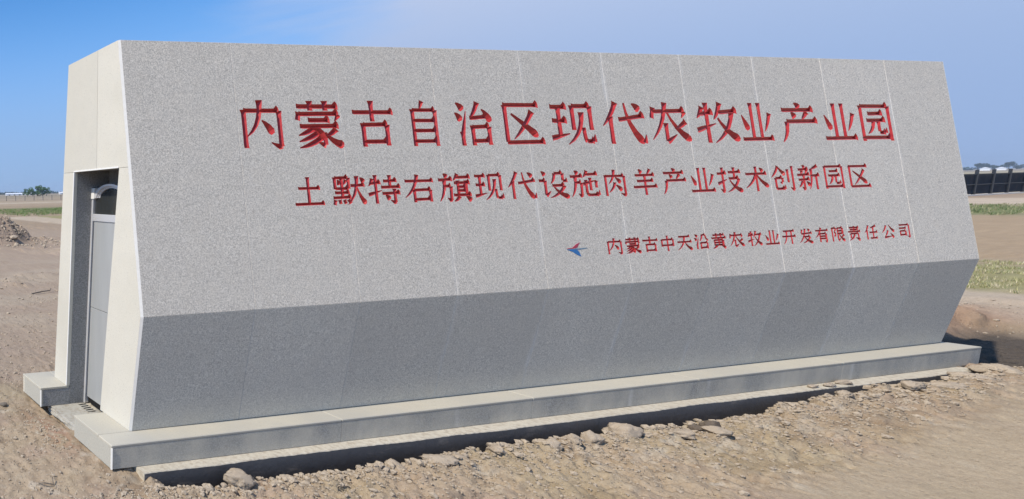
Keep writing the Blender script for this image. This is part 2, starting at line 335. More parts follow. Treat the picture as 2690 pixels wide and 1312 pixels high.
def stroke_profile(tok):
    """-> list of (x, y, half width left of travel, half width right of travel)"""
    k = tok[0]; a = [float(t) for t in tok[1:]]
    out = []
    if k == 'h':
        x0, y0, x1, y1 = a; Lh = x1 - x0; e = min(9, Lh * .3)
        f = lambda t: (x0 + (x1 - x0) * t, y0 + (y1 - y0) * t)
        w = 3.4
        P = [(0, 4.6, 2.6), (e * .55 / Lh, w, w), (1 - 1.35 * e / Lh, w, w), (1 - .62 * e / Lh, 8.2, w + .2), (1 - .2 * e / Lh, 5.0, w + 1.2), (1, 1.0, w + 1.6)]
        return [(*f(t), l, rr) for t, l, rr in P]
    if k in 'vg':
        x0, y0, x1, y1 = a[:4]; Lv = math.hypot(x1 - x0, y1 - y0); e = min(9, Lv * .3)
        f = lambda t: (x0 + (x1 - x0) * t, y0 + (y1 - y0) * t)
        w = 4.3
        P = [(0, 5.6, 6.4), (e * .5 / Lv, 5.0, 5.2), (e / Lv, w, w), (.5, w - .3, w - .3), (1 - e * .6 / Lv, w, w), (1, w + 1.0, w - .6)]
        out = [[(*f(t), l, rr) for t, l, rr in P]]
        if k == 'g':
            hx, hy = a[4:6]; out.append([(x1 + 3.5, y1 + 2, 2.2, 2.5), (x1 - 3, y1 + .5, 5.0, 4.2), ((x1 + hx) / 2, (y1 + hy) / 2 + 1, 3.4, 2.6), (hx, hy, .9, .9)])
        return out
    if k == 't':
        x0, y0, x1, y1 = a; f = lambda t: (x0 + (x1 - x0) * t, y0 + (y1 - y0) * t)
        return [(*f(t), w, w) for t, w in ((0, 4.2), (.25, 4.0), (.6, 2.6), (1, .9))]
    x0, y0, x1, y1, x2, y2 = a
    q = lambda t: ((1 - t) ** 2 * x0 + 2 * t * (1 - t) * x1 + t * t * x2, (1 - t) ** 2 * y0 + 2 * t * (1 - t) * y1 + t * t * y2)
    if k == 'p': P = [(0, 6.2), (.08, 5.2), (.2, 4.4), (.4, 4.2), (.6, 3.6), (.8, 2.6), (1, .9)]
    elif k == 'n': P = [(0, 2.0), (.2, 2.8), (.45, 4.0), (.7, 5.4), (.86, 6.6), (.94, 5.2), (1, 2.0)]
    elif k == 'd': P = [(0, 1.2), (.25, 3.0), (.6, 5.4), (.85, 6.4), (1, 3.6)]
    else: P = [(0, 3.8), (.25, 3.8), (.5, 3.9), (.75, 4.0), (1, 3.6)]
    return [(*q(t), w, w) for t, w in P]
def strokes(ch):
    out = []
    for s in CH[ch].split('|'):
        pr = stroke_profile(s.split())
        if isinstance(pr[0], list): out += pr
        else: out.append(pr)
    return out
def groove(bm, prof, place, sx, sy, depth, wt=1.0):
    """closed V-shaped cutter along the stroke; place(u, v, height) -> point; u right, v up, in metres"""
    pts = [(x * sx, -y * sy, l, rr) for x, y, l, rr in prof]
    un = (sx * .5 + sy * .5) * wt
    rows = []
    n = len(pts)
    for i, (x, y, l, rr) in enumerate(pts):
        a = pts[max(0, i - 1)]; b = pts[min(n - 1, i + 1)]
        dx, dy = b[0] - a[0], b[1] - a[1]; dl = math.hypot(dx, dy) or 1e-6; dx /= dl; dy /= dl
        nx, ny = -dy, dx
        l *= un; rr *= un; dp = depth * min(1.15, (l + rr) / (8.4 * un))
        if i == 0: cx, cy = x + dx * (l + rr) * .35, y + dy * (l + rr) * .35
        elif i == n - 1: cx, cy = x - dx * (l + rr) * .35, y - dy * (l + rr) * .35
        else: cx, cy = x + nx * (l - rr) * .25, y + ny * (l - rr) * .25
        jit = random.uniform(-.0001, .0001)
        rows.append([bm.verts.new(place(x + nx * l, y + ny * l, .004 + jit)), bm.verts.new(place(x + nx * l, y + ny * l, 0.0001 + jit)),
                     bm.verts.new(place(cx, cy, -dp + jit)),
                     bm.verts.new(place(x - nx * rr, y - ny * rr, 0.0001 + jit)), bm.verts.new(place(x - nx * rr, y - ny * rr, .004 + jit))])
    for i in range(n - 1):
        a, b = rows[i], rows[i + 1]
        for j in range(5):
            k = (j + 1) % 5
            bm.faces.new([a[j], a[k], b[k], b[j]])
    bm.faces.new(rows[0]); bm.faces.new(rows[-1][::-1])

LINES = []
T1 = '内蒙古自治区现代农牧业产业园'
B1 = [(.972, 1.398), (1.472, 1.951), (2.028, 2.46), (2.592, 2.927), (3.052, 3.476), (3.571, 4.048), (4.102, 4.634), (4.7, 5.256), (5.291, 5.804), (5.865, 6.436), (6.447, 6.893), (6.986, 7.533), (7.59, 8.082), (8.112, 8.633)]
for c_, (a_, b_) in zip(T1, B1): LINES.append((c_, a_ + .012, b_ - .018, 1.252, 1.642, .021, 'title'))
T2 = '土默特右旗现代设施肉羊产业技术创新园区'
C2 = [(1.415, 1.690), (1.775, 2.085), (2.115, 2.435), (2.475, 2.775), (2.822, 3.155), (3.195, 3.495), (3.546, 3.86), (3.895, 4.225), (4.25, 4.575), (4.63, 4.905), (4.983, 5.270), (5.340, 5.635), (5.690, 5.995), (6.036, 6.35), (6.395, 6.70), (6.748, 7.055), (7.105, 7.415), (7.475, 7.765), (7.83, 8.14)]
for c_, (xa_, xb_) in zip(T2, C2):
    x_ = (xa_ + xb_) / 2; hw = (xb_ - xa_) / 2
    LINES.append((c_, x_ - hw, x_ + hw, .782, 1.021, .014, 'second line'))
T3 = '内蒙古中天沿黄农牧业开发有限责任公司'
C3 = [4.658, 4.872, 5.082, 5.291, 5.500, 5.71, 5.933, 6.165, 6.400, 6.630, 6.859, 7.088, 7.315, 7.54, 7.775, 8.019, 8.270, 8.515]
for i_, (c_, x_) in enumerate(zip(T3, C3)): LINES.append((c_, x_ - .092, x_ + .092, .264, .406, .012, 'third line'))

def place_fn(u0, v1):
    return lambda u, v, h: hip + Vector((1, 0, 0)) * (u0 + u) + su * (v1 + v) + nu * h
# cutter mesh per character
cutters = []
for (c_, u0, u1, v0, v1, dp, ln) in LINES:
    bm = bmesh.new()
    for pr in strokes(c_): groove(bm, pr, place_fn(u0, v1), (u1 - u0) / 100, (v1 - v0) / 100, dp, {'title': 1.34, 'second line': 1.36, 'third line': 1.55}[ln])
    fixn(bm); me = mesh_of(bm, 'cut'); me.materials.append(G_UP); me.materials.append(RED)
    for p in me.polygons: p.material_index = 1
    cutters.append((c_, u0, u1, v0, v1, ln, me))
DG = bpy.context.evaluated_depsgraph_get
char_polys = [[] for _ in cutters]          # groove faces by character
def carve(name, me, x0, x1, mat):
    """cut the characters that reach this slab into it; the painted groove walls go to the characters"""
    idx = [k for k, c in enumerate(cutters) if c[2] + .03 > x0 and c[1] - .03 < x1]
    o = bpy.data.objects.new(name, me); COL.objects.link(o)
    me.materials.append(mat); me.materials.append(RED)
    if idx:
        bm = bmesh.new()
        for k in idx: bm.from_mesh(cutters[k][6])
        cm = mesh_of(bm, 'cutall'); cm.materials.append(mat); cm.materials.append(RED)
        cm.polygons.foreach_set('material_index', np.ones(len(cm.polygons), np.int32))
        co = bpy.data.objects.new('cutter', cm); COL.objects.link(co)
        md = o.modifiers.new('b', 'BOOLEAN'); md.operation = 'DIFFERENCE'; md.object = co; md.solver = 'EXACT'; md.use_self = True
        res = bpy.data.meshes.new_from_object(o.evaluated_get(DG()))
        o.modifiers.clear(); bpy.data.objects.remove(co)
        bm = bmesh.new(); bm.from_mesh(res); kill = []
        for fc in bm.faces:
            if fc.material_index == 1:
                c = fc.calc_center_median(); u = c.x; v = (c - hip).dot(su)
                best = min(idx, key=lambda k: max(cutters[k][1] - u, u - cutters[k][2], 0) + max(cutters[k][3] - v, v - cutters[k][4], 0))
                char_polys[best].append([w.co.copy() for w in fc.verts]); kill.append(fc)
        bmesh.ops.delete(bm, geom=kill, context='FACES')
        me = mesh_of(bm, name); o.data = me
    me.materials.clear(); me.materials.append(mat)
    o.parent = mon
    return o
for i in range(NP):
    x0 = i * PW + GAP; x1 = (i + 1) * PW - GAP
    if i == 0: x0 = EX
    if i == NP - 1: x1 = L - EX
    carve('upper_slab', slab_mesh(hip, su, nu, x0, x1, .0006, SL - .001), x0, x1, G_UP)
    if i: carve('joint', slab_mesh(hip - nu * .0012, su, nu, i * PW - GAP + .0002, i * PW + GAP - .0002, .001, SL - .001, .028, .0003), i * PW - GAP, i * PW + GAP, MORTAR)
print('T carved', time.time() - T0)
for (c_, u0, u1, v0, v1, ln, me), polys in zip(cutters, char_polys):
    bm = bmesh.new()
    for pl in polys:
        try: bm.faces.new([bm.verts.new(p) for p in pl])
        except ValueError: pass
    bmesh.ops.remove_doubles(bm, verts=bm.verts, dist=1e-5)
    o = link('carved_character', mesh_of(bm, 'carved_character'), RED, mon)
    o['label'] = 'red carved character %s in the %s of writing' % (c_, {'title': 'large top line', 'second line': 'middle line', 'third line': 'small bottom line'}[ln])

# joints between the slabs, of pale mortar
for i in range(1, NP):
    x = i * PW
    link('joint', slab_mesh(foot - nl * .0012, lo, nl, x - GAP + .0002, x + GAP - .0002, .001, LL - .001, .028, .0003), MORTAR, mon)
for i in range(NP):
    x0 = EX if i == 0 else i * PW + GAP; x1 = L - EX if i == NP - 1 else (i + 1) * PW - GAP
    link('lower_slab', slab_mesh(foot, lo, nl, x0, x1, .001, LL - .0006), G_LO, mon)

# logo beside the third line: a small three-coloured bird mark, painted and slightly proud
logo = empty('logo', (0, 0, 0)); logo.parent = mon; logo['label'] = 'small red and blue bird mark left of the bottom line'
def flat_mark(name, pts, mat, parent, h=.0015):
    bm = bmesh.new(); P = lambda u, v, hh: hip + Vector((u, 0, 0)) + su * v + nu * hh
    a = [bm.verts.new(P(u, v, h)) for u, v in pts]; b = [bm.verts.new(P(u, v, -.0005)) for u, v in pts]
    bm.faces.new(a); bm.faces.new(b[::-1]); n = len(a)
    for i in range(n): bm.faces.new([a[i], b[i], b[(i + 1) % n], a[(i + 1) % n]])
    fixn(bm); return link(name, mesh_of(bm, name), mat, parent)
def LG(x, y): return (4.105 + x * .225, .385 - y * .125)       # x,y in 0..1 of the mark's box
flat_mark('red_wing', [LG(*p) for p in [(.05, .37), (.28, .36), (.52, .10), (.72, .0), (.62, .14), (.56, .30), (.50, .38), (.30, .42), (.02, .42)]], LRED, logo)
flat_mark('blue_wing', [LG(*p) for p in [(.0, .45), (.34, .45), (.52, .52), (.60, .66), (.68, 1.0), (.46, .84), (.28, .64), (.14, .55)]], BLUE, logo)
flat_mark('tail', [LG(*p) for p in [(.36, .435), (.60, .42), (1.04, .40), (1.04, .43), (.66, .50), (.54, .50), (.36, .44)]], LGREY, logo)

# left end: lintel of two slabs, front jamb, rear jamb; bevelled corner strips
DT = 2.032; TLy, TRy, BLy, BRy = .876, .201, .985, .412
fy = lambda z: -HY + (TY + HY) * (z - HZ) / (H - HZ)           # front outline of the upper part
ry = lambda z: WB + (WT - WB) * z / H                          # rear outline
IN = .0
e = .0015
ct = .0105                                                    # bevel set-back in the end plane
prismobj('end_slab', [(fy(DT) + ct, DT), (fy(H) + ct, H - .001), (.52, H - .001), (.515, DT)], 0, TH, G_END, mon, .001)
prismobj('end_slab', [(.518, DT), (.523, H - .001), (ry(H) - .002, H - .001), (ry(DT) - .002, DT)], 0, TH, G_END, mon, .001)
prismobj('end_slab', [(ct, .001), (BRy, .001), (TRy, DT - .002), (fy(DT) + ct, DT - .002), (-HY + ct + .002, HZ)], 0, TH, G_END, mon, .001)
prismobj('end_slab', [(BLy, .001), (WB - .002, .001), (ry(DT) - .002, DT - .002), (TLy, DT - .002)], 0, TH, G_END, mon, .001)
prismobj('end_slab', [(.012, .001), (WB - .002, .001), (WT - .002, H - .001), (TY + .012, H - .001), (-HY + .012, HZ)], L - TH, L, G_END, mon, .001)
def corner_strip(pa, pb, na, sgn):
    """45 degree bevel between end plane and front plane from pa to pb (points on the sharp corner)"""
    x_end = 0 if sgn < 0 else L
    bm = bmesh.new(); vs = []
    for p in (pa, pb):
        base = Vector((x_end, p.y, p.z)); inw = -na
        q0 = base + inw * ct; q1 = base + Vector((-sgn * EX, 0, 0)); q2 = base + Vector((-sgn * EX, 0, 0)) + inw * .02
        q0b = base + inw * ct + Vector((0, 0, 0)) + inw * .0
        vs.append([bm.verts.new(q0), bm.verts.new(q1), bm.verts.new(q2)])
    for j in range(3): bm.faces.new([vs[0][j], vs[0][(j + 1) % 3], vs[1][(j + 1) % 3], vs[1][j]])
    bm.faces.new(vs[0]); bm.faces.new(vs[1][::-1]); fixn(bm)
    return link('corner_strip', mesh_of(bm, 'corner_strip'), ARRIS, mon)
for sgn in (-1, 1):
    corner_strip(hip, top, nu, sgn); corner_strip(foot, hip, nl, sgn)
# thin light reveal strips round the opening
def bar(bm, a, b, w, hgt, up):
    a, b, up = Vector(a), Vector(b), Vector(up).normalized(); t = (b - a).normalized(); s = t.cross(up).normalized()
    P = []
    for q in (a, b): P += [q + s * w / 2 + up * hgt / 2, q - s * w / 2 + up * hgt / 2, q - s * w / 2 - up * hgt / 2, q + s * w / 2 - up * hgt / 2]
    hexa(bm, P)
def barobj(name, segs, w, hgt, up, mat, parent, bw=0):
    bm = bmesh.new()
    for a, b in segs: bar(bm, a, b, w, hgt, up)
    if bw: bev(bm, bw)
    else: fixn(bm)
    return link(name, mesh_of(bm, name), mat, parent)
barobj('opening_trim', [((.002, TLy + .007, DT - .002), (.002, BLy + .007, .004))], .014, .012, (1, 0, 0), ARRIS, mon)
barobj('opening_trim', [((.002, TRy + .003, DT + .006), (.002, TLy + .012, DT + .006))], .012, .012, (1, 0, 0), ARRIS, mon)

# recess: reveal slabs and soffit
RX = .34
yl = lambda z: TLy + (BLy - TLy) * (DT - z) / DT
bm = bmesh.new(); hexa(bm, [(TH + .001, yl(-.185) , -.185), (RX, yl(-.185), -.185), (RX, TLy, DT), (TH + .001, TLy, DT), (TH + .001, yl(-.185) + .03, -.185), (RX, yl(-.185) + .03, -.185), (RX, TLy + .03, DT), (TH + .001, TLy + .03, DT)]); fixn(bm)
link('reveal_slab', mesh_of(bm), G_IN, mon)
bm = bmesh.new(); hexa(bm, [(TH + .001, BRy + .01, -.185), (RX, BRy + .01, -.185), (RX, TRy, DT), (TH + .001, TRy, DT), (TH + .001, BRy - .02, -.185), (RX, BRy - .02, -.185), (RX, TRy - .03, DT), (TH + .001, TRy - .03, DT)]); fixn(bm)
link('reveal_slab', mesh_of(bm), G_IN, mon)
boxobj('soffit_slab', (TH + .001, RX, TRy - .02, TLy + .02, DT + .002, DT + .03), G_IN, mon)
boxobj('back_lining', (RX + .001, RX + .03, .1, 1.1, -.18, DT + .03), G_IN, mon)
# core, rear and top cladding
prismobj('core', [(.035, .0), (WB - .035, .0), (WT - .035, H - .035), (TY + .035, H - .035), (-HY + .035, HZ)], RX + .035, L - TH - .004, MORTAR, mon)
prismobj('core', [(TRy + .0, DT + .034), (TLy, DT + .034), (WT - .035, H - .035), (TY + .035, H - .035)], TH + .003, RX + .03, MORTAR, mon)
for i in range(NP):
    x0 = i * PW + GAP; x1 = (i + 1) * PW - GAP
    if i == 0: x0 = TH + .001
    if i == NP - 1: x1 = L - TH - .001
    bm = bmesh.new(); hexa(bm, [(x0, WB, .001), (x1, WB, .001), (x1, WT, H - .032), (x0, WT, H - .032), (x0, WB - .03, .001), (x1, WB - .03, .001), (x1, WT - .03, H - .032), (x0, WT - .03, H - .032)]); bev(bm, .001)
    link('rear_slab', mesh_of(bm), G_LO, mon)
    boxobj('top_slab', (x0, x1, TY + .012, WT, H - .031, H - .003), G_UP, mon, .001)

# plinth: a granite-clad step round the foot, cut through at the doorway
PL0, PL1, PF, PB, PH = -.262, 9.665, -.176, 1.40, .185
DN, DF = .3635, .992
tt = .022
def plinth_block(x0, x1, y0, y1, mat_side, faces, nfront=1):
    """top slabs overhang the sides by 3 mm; sides are 2.5 cm slabs"""
pieces_top = []
NT5 = 5
seg = (PL1 - .0) / NT5
for i in range(NT5):      # front run of ledge slabs
    x0 = PL0 if i == 0 else 5.616 - (3 - i) * 1.94; x1 = PL1 if i == NT5 - 1 else 5.616 - (2 - i) * 1.94
    boxobj('ledge_slab', (x0 + (.0015 if i else -.004), x1 - .0015 if i < NT5 - 1 else PL1 + .004, PF - .0015, .002, -tt, 0), G_TOP, mon, .005)
    boxobj('plinth_slab', (x0 + .0012 if i else PL0, x1 - .0012 if i < NT5 - 1 else PL1, PF, PF + .025, -PH, -tt - .0005), G_PF, mon, .0012)
boxobj('ledge_slab', (PL0 - .004, .028, .0045, DN + .003, -tt, 0), G_TOP, mon, .0035)
boxobj('ledge_slab', (PL0 - .004, .028, DF - .003, PB + .004, -tt, 0), G_TOP, mon, .0035)
boxobj('ledge_slab', (.030, L, WB - .03, PB + .004, -tt, 0), G_TOP, mon, .0035)
boxobj('ledge_slab', (L - .02, PL1 + .004, .0045, WB - .032, -tt, 0), G_TOP, mon, .0035)
boxobj('plinth_slab', (PL0, PL0 + .025, PF + .026, DN, -PH, -tt - .0005), G_PE, mon, .0012)
boxobj('plinth_slab', (PL0, PL0 + .025, DF + .0, PB - .026, -PH, -tt - .0005), G_PE, mon, .0012)
boxobj('plinth_slab', (PL0 + .026, RX, DN - .025, DN, -PH, -tt - .0005), G_IN, mon, .0012)
boxobj('plinth_slab', (PL0 + .026, TH, DF, DF + .025, -PH, -tt - .0005), G_IN, mon, .0012)
boxobj('plinth_slab', (PL1 - .025, PL1, PF + .026, PB - .026, -PH, -tt - .0005), G_PE, mon, .0012)
boxobj('plinth_slab', (PL0, PL1, PB - .025, PB, -PH, -tt - .0005), G_LO, mon, .0012)
boxobj('core', (PL0 + .027, RX, PF + .027, DN - .027, -PH + .001, -tt - .002), MORTAR, mon)
boxobj('core', (PL0 + .027, RX, DF + .027, PB - .027, -PH + .001, -tt - .002), MORTAR, mon)
boxobj('core', (RX + .04, PL1 - .027, PF + .027, PB - .027, -PH + .001, -tt - .002), MORTAR, mon)
barobj('corner_strip', [((PL0 + .001, PF + .001, -PH + .001), (PL0 + .001, PF + .001, -tt - .001))], .013, .013, (1, 1, 0), ARRIS, mon)
barobj('corner_strip', [((PL0 + .001, DF + .001, -PH + .001), (PL0 + .001, DF + .001, -tt - .001))], .013, .013, (1, 1, 0), ARRIS, mon)

# foundation: cast concrete, pale rough top, sides black with damp-proof coat
FX0, FX1, FY0, FY1, FZ = -.06, 9.36, -.268, 1.45, -PH - .003
bm = bmesh.new()
nx = 380
def fedge(x): return FY0 + .006 * math.sin(x * 1.3) + .004 * math.sin(x * 7.1 + 1) + random.uniform(-.0022, .0022)
def fz(x): return FZ - .004 * abs(math.sin(x * 2.3)) - random.uniform(0, .003)
rows = []
for i in range(nx + 1):
    x = FX0 + (FX1 - FX0) * i / nx; yy = fedge(x); zz = fz(x)
    rows.append([bm.verts.new((x, FY1, FZ - .0)), bm.verts.new((x, yy + .03, FZ)), bm.verts.new((x, yy + .004, zz + .002)), bm.verts.new((x, yy - .001, zz - .004)),
                 bm.verts.new((x, FY0 + .004 * math.sin(x * 4) + random.uniform(-.0015, .0015), FZ - .15)), bm.verts.new((x, FY0 - .01, FZ - .8))])
for a, b in zip(rows, rows[1:]):
    for j in range(5):
        fc = bm.faces.new([a[j], b[j], b[j + 1], a[j + 1]]); fc.material_index = 0 if j < 3 else 1; fc.smooth = j >= 3
for rw in (rows[0], rows[-1]):
    bk = bm.verts.new((rw[0].co.x, FY1, FZ - .8)); fc = bm.faces.new([rw[0], rw[1], rw[2], rw[3], rw[4], rw[5], bk]); fc.material_index = 0
fixn(bm)
link('foundation', mesh_of(bm), [CONC_TOP, COAT], mon)
# threshold slab in the doorway, pale cement
bm = bmesh.new(); box(bm, -.155, .335, DN + .02, DF + .06, -.26, -PH - .0005)
bmesh.ops.subdivide_edges(bm, edges=bm.edges, cuts=6, use_grid_fill=True)
for v in bm.verts:
    if v.co.z > -.2 and v.co.x < .3: v.co.z -= random.uniform(0, .004)
    if v.co.x < -.14: v.co.x += random.uniform(-.012, .012)
fixn(bm); link('threshold', mesh_of(bm), SILL, mon, smooth=False)

# ---- the door (part) and its pieces (sub-parts); door leaf leans with the jamb
door = empty('door', (.2, 0, 0)); door.parent = mon; door['label'] = 'narrow silver metal door with an arched top light'
def dobj(name, bm, mat, smooth=False):
    o = link(name, mesh_of(bm, name), mat, door, smooth=smooth); return o
yj = lambda z: yl(z) - .022                     # left post follows the reveal
DX = 0.0
def dq(name, pts_yz, x0, x1, mat, bw=.002):
    bm = bmesh.new(); prism(bm, pts_yz, x0, x1)
    if bw: bev(bm, bw)
    else: fixn(bm)
    return dobj(name, bm, mat)
pw = .030
dq('post', [(yj(-.18), -.18), (yj(-.18) + pw * .9, -.18), (yj(1.80) + pw * .9, 1.80), (yj(1.80), 1.80)], -.02, .02, ALU)
dq('post', [(.36, -.18), (.39, -.18), (.39, 1.80), (.36, 1.80)], -.02, .02, ALU)
dq('post_cap', [(yj(1.8) - .022, 1.785), (yj(1.8) + .034, 1.785), (yj(1.9) + .030, 1.885), (yj(1.9) - .022, 1.885)], -.028, .028, ARRIS, .004)
dq('post_cap', [(.355, 1.785), (.40, 1.785), (.40, 1.885), (.355, 1.885)], -.028, .028, ARRIS, .004)
dq('gap', [(yj(-.1) - .014, -.1), (yj(-.1) - .001, -.1), (yj(1.6) - .001, 1.6), (yj(1.6) - .010, 1.6)], .0, .018, DARK, 0)
dq('panel', [(.395, .781), (yj(.781) - .014, .781), (yj(1.585) - .012, 1.585), (.395, 1.585)], -.008, .014, DOOR, .002)
dq('panel', [(.395, -.105), (yj(-.105) - .016, -.105), (yj(.776) - .014, .776), (.395, .776)], -.008, .014, DOOR, .002)
dq('transom', [(.39, 1.585), (yj(1.585) - .002, 1.585), (yj(1.65) - .002, 1.65), (.39, 1.65)], -.018, .018, ALU, .003)
dq('glass_pane', [(.40, 1.65), (yj(1.65) - .002, 1.65), (yj(1.84) - .01, 1.80), (.70, 1.85), (.60, 1.87), (.50, 1.85), (.40, 1.80)], .0, .006, GLASS, 0)
dq('mullion', [(.768, 1.65), (.776, 1.65), (.776, 1.83), (.768, 1.83)], .008, .018, DARK, 0)
# arch of rolled aluminium: three parallel ridges
for k_, (ro, ri) in enumerate(((1.0, .84), (.835, .78), (.775, .70))):
    bm = bmesh.new(); N = 28; ring = []
    cy, cz, ry_, rz_ = .618, 1.795, .235, .122
    for i in range(N + 1):
        a = math.pi * i / N; c, s = math.cos(a), math.sin(a)
        r0, r1 = ro, ri
        zz = lambda r: cz + rz_ * s * (r if r > .9 else r) 
        xo = (-.022, -.012, -.004)[k_]
        ring.append([bm.verts.new((xo, cy + ry_ * c * r0, zz(r0))), bm.verts.new((xo, cy + ry_ * c * r1, zz(r1))), bm.verts.new((.02, cy + ry_ * c * r1, zz(r1))), bm.verts.new((.02, cy + ry_ * c * r0, zz(r0)))])
    for a, b in zip(ring, ring[1:]):
        for j in range(4): bm.faces.new([a[j], a[(j + 1) % 4], b[(j + 1) % 4], b[j]])
    bm.faces.new(ring[0]); bm.faces.new(ring[-1][::-1]); bev(bm, .0012)
    dobj('arch_rail', bm, ALU)
dq('bottom_rail', [(.395, -.16), (yj(-.16) - .02, -.16), (yj(-.11) - .02, -.11), (.395, -.11)], .004, .016, DARK, 0)
# drain slots in the floor of the doorway
grate = empty('floor_grate', (0, 0, 0)); grate.parent = mon
gx0, gx1 = .11, .178
boxobj('pit', (gx0, gx1, .78, .965, -PH - .0002, -PH + .0010), DARK, grate)
for k in range(5):
    y = .79 + k * .042
    barobj('slat', [((gx0 - .006, y, -PH + .004), (gx1 + .004, y + .006, -PH + .004))], .019, .005, (0, 0, 1), SILL, grate)

# ------------------------------------------------------------------ ground
def g_height(x, y):
    z = -.25 + 0 * x
    z = z + .04 * sst(6.5, 9.5, x) * (1 - sst(2.5, 9, np.abs(y))) * (1 - sst(14, 22, x))      # higher earth by the right end
    z = z - .02 * sst(.2, -1.2, y) * (1 - sst(5, 8, x))
    z = z - .062 * sst(-.15, .6, x) * (1 - sst(5.2, 7.2, x)) * sst(.2, -.3, y)
    near = np.exp(-((x - 4) / 9) ** 4) * np.exp(-(np.maximum(np.abs(y) - 2, 0) / 5) ** 2)
    # bank of dug-out earth thrown up along the foundation
    cr = -.45 - .06 * fbm(x * .7, 0 * x + 3.3, 2) 
    wq = np.clip(sst(-.25, .5, x) * (1 - sst(9.2, 10.4, x)), 0, 1)
    bank = np.exp(-((y - cr) / np.where(y > cr, .085, .30)) ** 2)
    z = z + wq * bank * (.022 + .015 * sst(5.5, 7.5, x) - .02 * sst(8, 9, x) + .035 * fbm(x * 1.1, y * 1.1 + 9, 3))
    # gap between bank and foundation
    tr = sst(-.40, -.31, y) * (1 - sst(1.3, 1.6, y)) * sst(-.02, .25, x) * (1 - sst(9.15, 9.35, x))
    z = z - tr * (.16 - .07 * sst(5.5, 8.6, x))
    z = z - .03 * tr * billow(x * 3, y * 3)
    # ground lies up against the left end of the plinth
    z = z + .035 * np.exp(-((x + .3) / .35) ** 2) * np.exp(-((y + .05) / .35) ** 2)
    z = z - .05 * np.exp(-((x + .12) / .22) ** 2) * np.exp(-((y - 1.0) / .3) ** 2)
    # hollow added beyond the right end so more ground falls in shadow
    z = z - .17 * sst(9.5, 9.9, x) * (1 - sst(13.2, 14.2, x)) * sst(-.50, -.30, y + .05 * fbm(x * 2, y * 2, 2)) * (1 - sst(.75, 1.1, y))
    z = z + .05 * sst(9.5, 9.9, x) * (1 - sst(12.6, 13.6, x)) * sst(-.3, -.1, y) * (1 - sst(.75, 1.1, y)) * fbm(x * 5, y * 7, 3)
    # relief
    rough = .25 + .75 * sst(-1.5, -.45, y) * (1 - sst(.5, 3, y)) 
    rough = rough * (.4 + .6 * sst(-.3, .5, x))
    sm = sst(0, .28, -y - .95 + .12 * (x - 5)); rough = rough * (1 - .85 * sm)
    lum, hh = worley(x * 5.2 + .35 * fbm(x * 4, y * 4, 2), y * 5.2 + .3 * fbm(x * 4 + 9, y * 4, 2)); z = z + near * rough * .042 * np.sqrt(lum) * (hh > .45) * hh
    lum, hh = worley(x * 12 + .4 * fbm(x * 9, y * 9, 2), y * 12, 31); z = z + near * rough * .028 * np.sqrt(lum) * (.3 + .7 * (hh > .4))
    lum, hh = worley(x * 27, y * 27, 77); z = z + near * (.3 + .7 * rough) * .010 * lum * hh
    lum, hh = worley(x * 16 + .5 * fbm(x * 12, y * 12, 2), y * 16, 150); z = z - near * rough * .034 * lum ** 2 * (hh > .62)
    lum, hh = worley(x * 24 + .6 * fbm(x * 18, y * 18, 2), y * 27, 210); z = z - near * rough * .022 * lum ** 2 * (hh > .55)
    z = z + near * (.010 * fbm(x * 3, y * 3, 5, .6) * (1 - .7 * sm) + .005 * fbm(x * 22, y * 22, 3))
    mid = sst(1.8, 6, np.hypot(x - 2, y))
    z = z + mid * (.05 * fbm(x * .35, y * .35, 5, .55) + .02 * fbm(x * 1.7, y * 1.7, 4, .6) * (1 - sst(30, 80, np.hypot(x, y)))) * (1 - .5 * sst(300, 900, np.hypot(x, y)))
    lum, hh = worley(x * 1.9, y * 1.9, 12); clm = (fbm(x * .28 + 3, y * .28, 3) > .04)
    z = z + mid * clm * .07 * lum * (hh > .72) * (1 - sst(25, 50, np.hypot(x, y)))
    # reddish heap behind the right end
    z = z + .10 * np.exp(-((x - 13.4) / 1.5) ** 2 - ((y - 1.3) / .35) ** 2) * (1 + 1.2 * fbm(x * 4, y * 6, 3))
    # spoil heap in the left distance with its low tail
    rr_ = np.hypot((x - 5.25) / 1.95, (y - 18.0) / 1.7)
    z = z + 1.42 * np.clip(1 - rr_, 0, 1) ** .75 * (1 + .3 * fbm(x * 2.2, y * 2.2, 4, .6)) 
    tail = np.exp(-((x - 7.0) / 1.3) ** 2 - ((y - 17.6 - (x - 7) * -.2) / .8) ** 2)
    z = z + .16 * tail * (1 + 1.5 * fbm(x * 2.5, y * 2.5, 4, .6))
    z = z + .13 * np.exp(-((x - 6.4) / .45) ** 2 - ((y - 13.4) / .6) ** 2) * (1 + 1.3 * fbm(x * 3.3, y * 3.3, 3))
    # low banks far off
    z = z + .35 * np.exp(-((y - 118 + .1 * x) / 4) ** 2) * (.6 + .8 * fbm(x * .08, y * .08, 4)) * sst(20, 40, y)
    return z
def axis(segs, last, ratio, end):
    out = [];
    for a, b, st in segs: out += list(np.arange(a, b, st))
    x = segs[-1][1]; st = last
    while x < end: out.append(x); x += st; st *= ratio
    return out
xs_neg = [];  x = -1.8; st = .03
while x > -3000: xs_neg.append(x); x -= st; st *= 1.09
xs = np.array(xs_neg[::-1] + axis([(-1.79, 6.6, .0165), (6.6, 12.5, .026)], .03, 1.026, 3000))
ys_neg = []; y = -1.85; st = .02
while y > -800: ys_neg.append(y); y -= st; st *= 1.10
ys = np.array(ys_neg[::-1] + axis([(-1.84, -.2, .0125), (-.2, 1.5, .022)], .024, 1.0185, 3500))
X, Y = np.meshgrid(xs, ys)
Z = g_height(X, Y)
nx, ny = len(xs), len(ys); print('ground', nx, ny, nx * ny, 'T', time.time() - T0)
me = bpy.data.meshes.new('ground'); co = np.stack([X, Y, Z], -1).reshape(-1, 3)
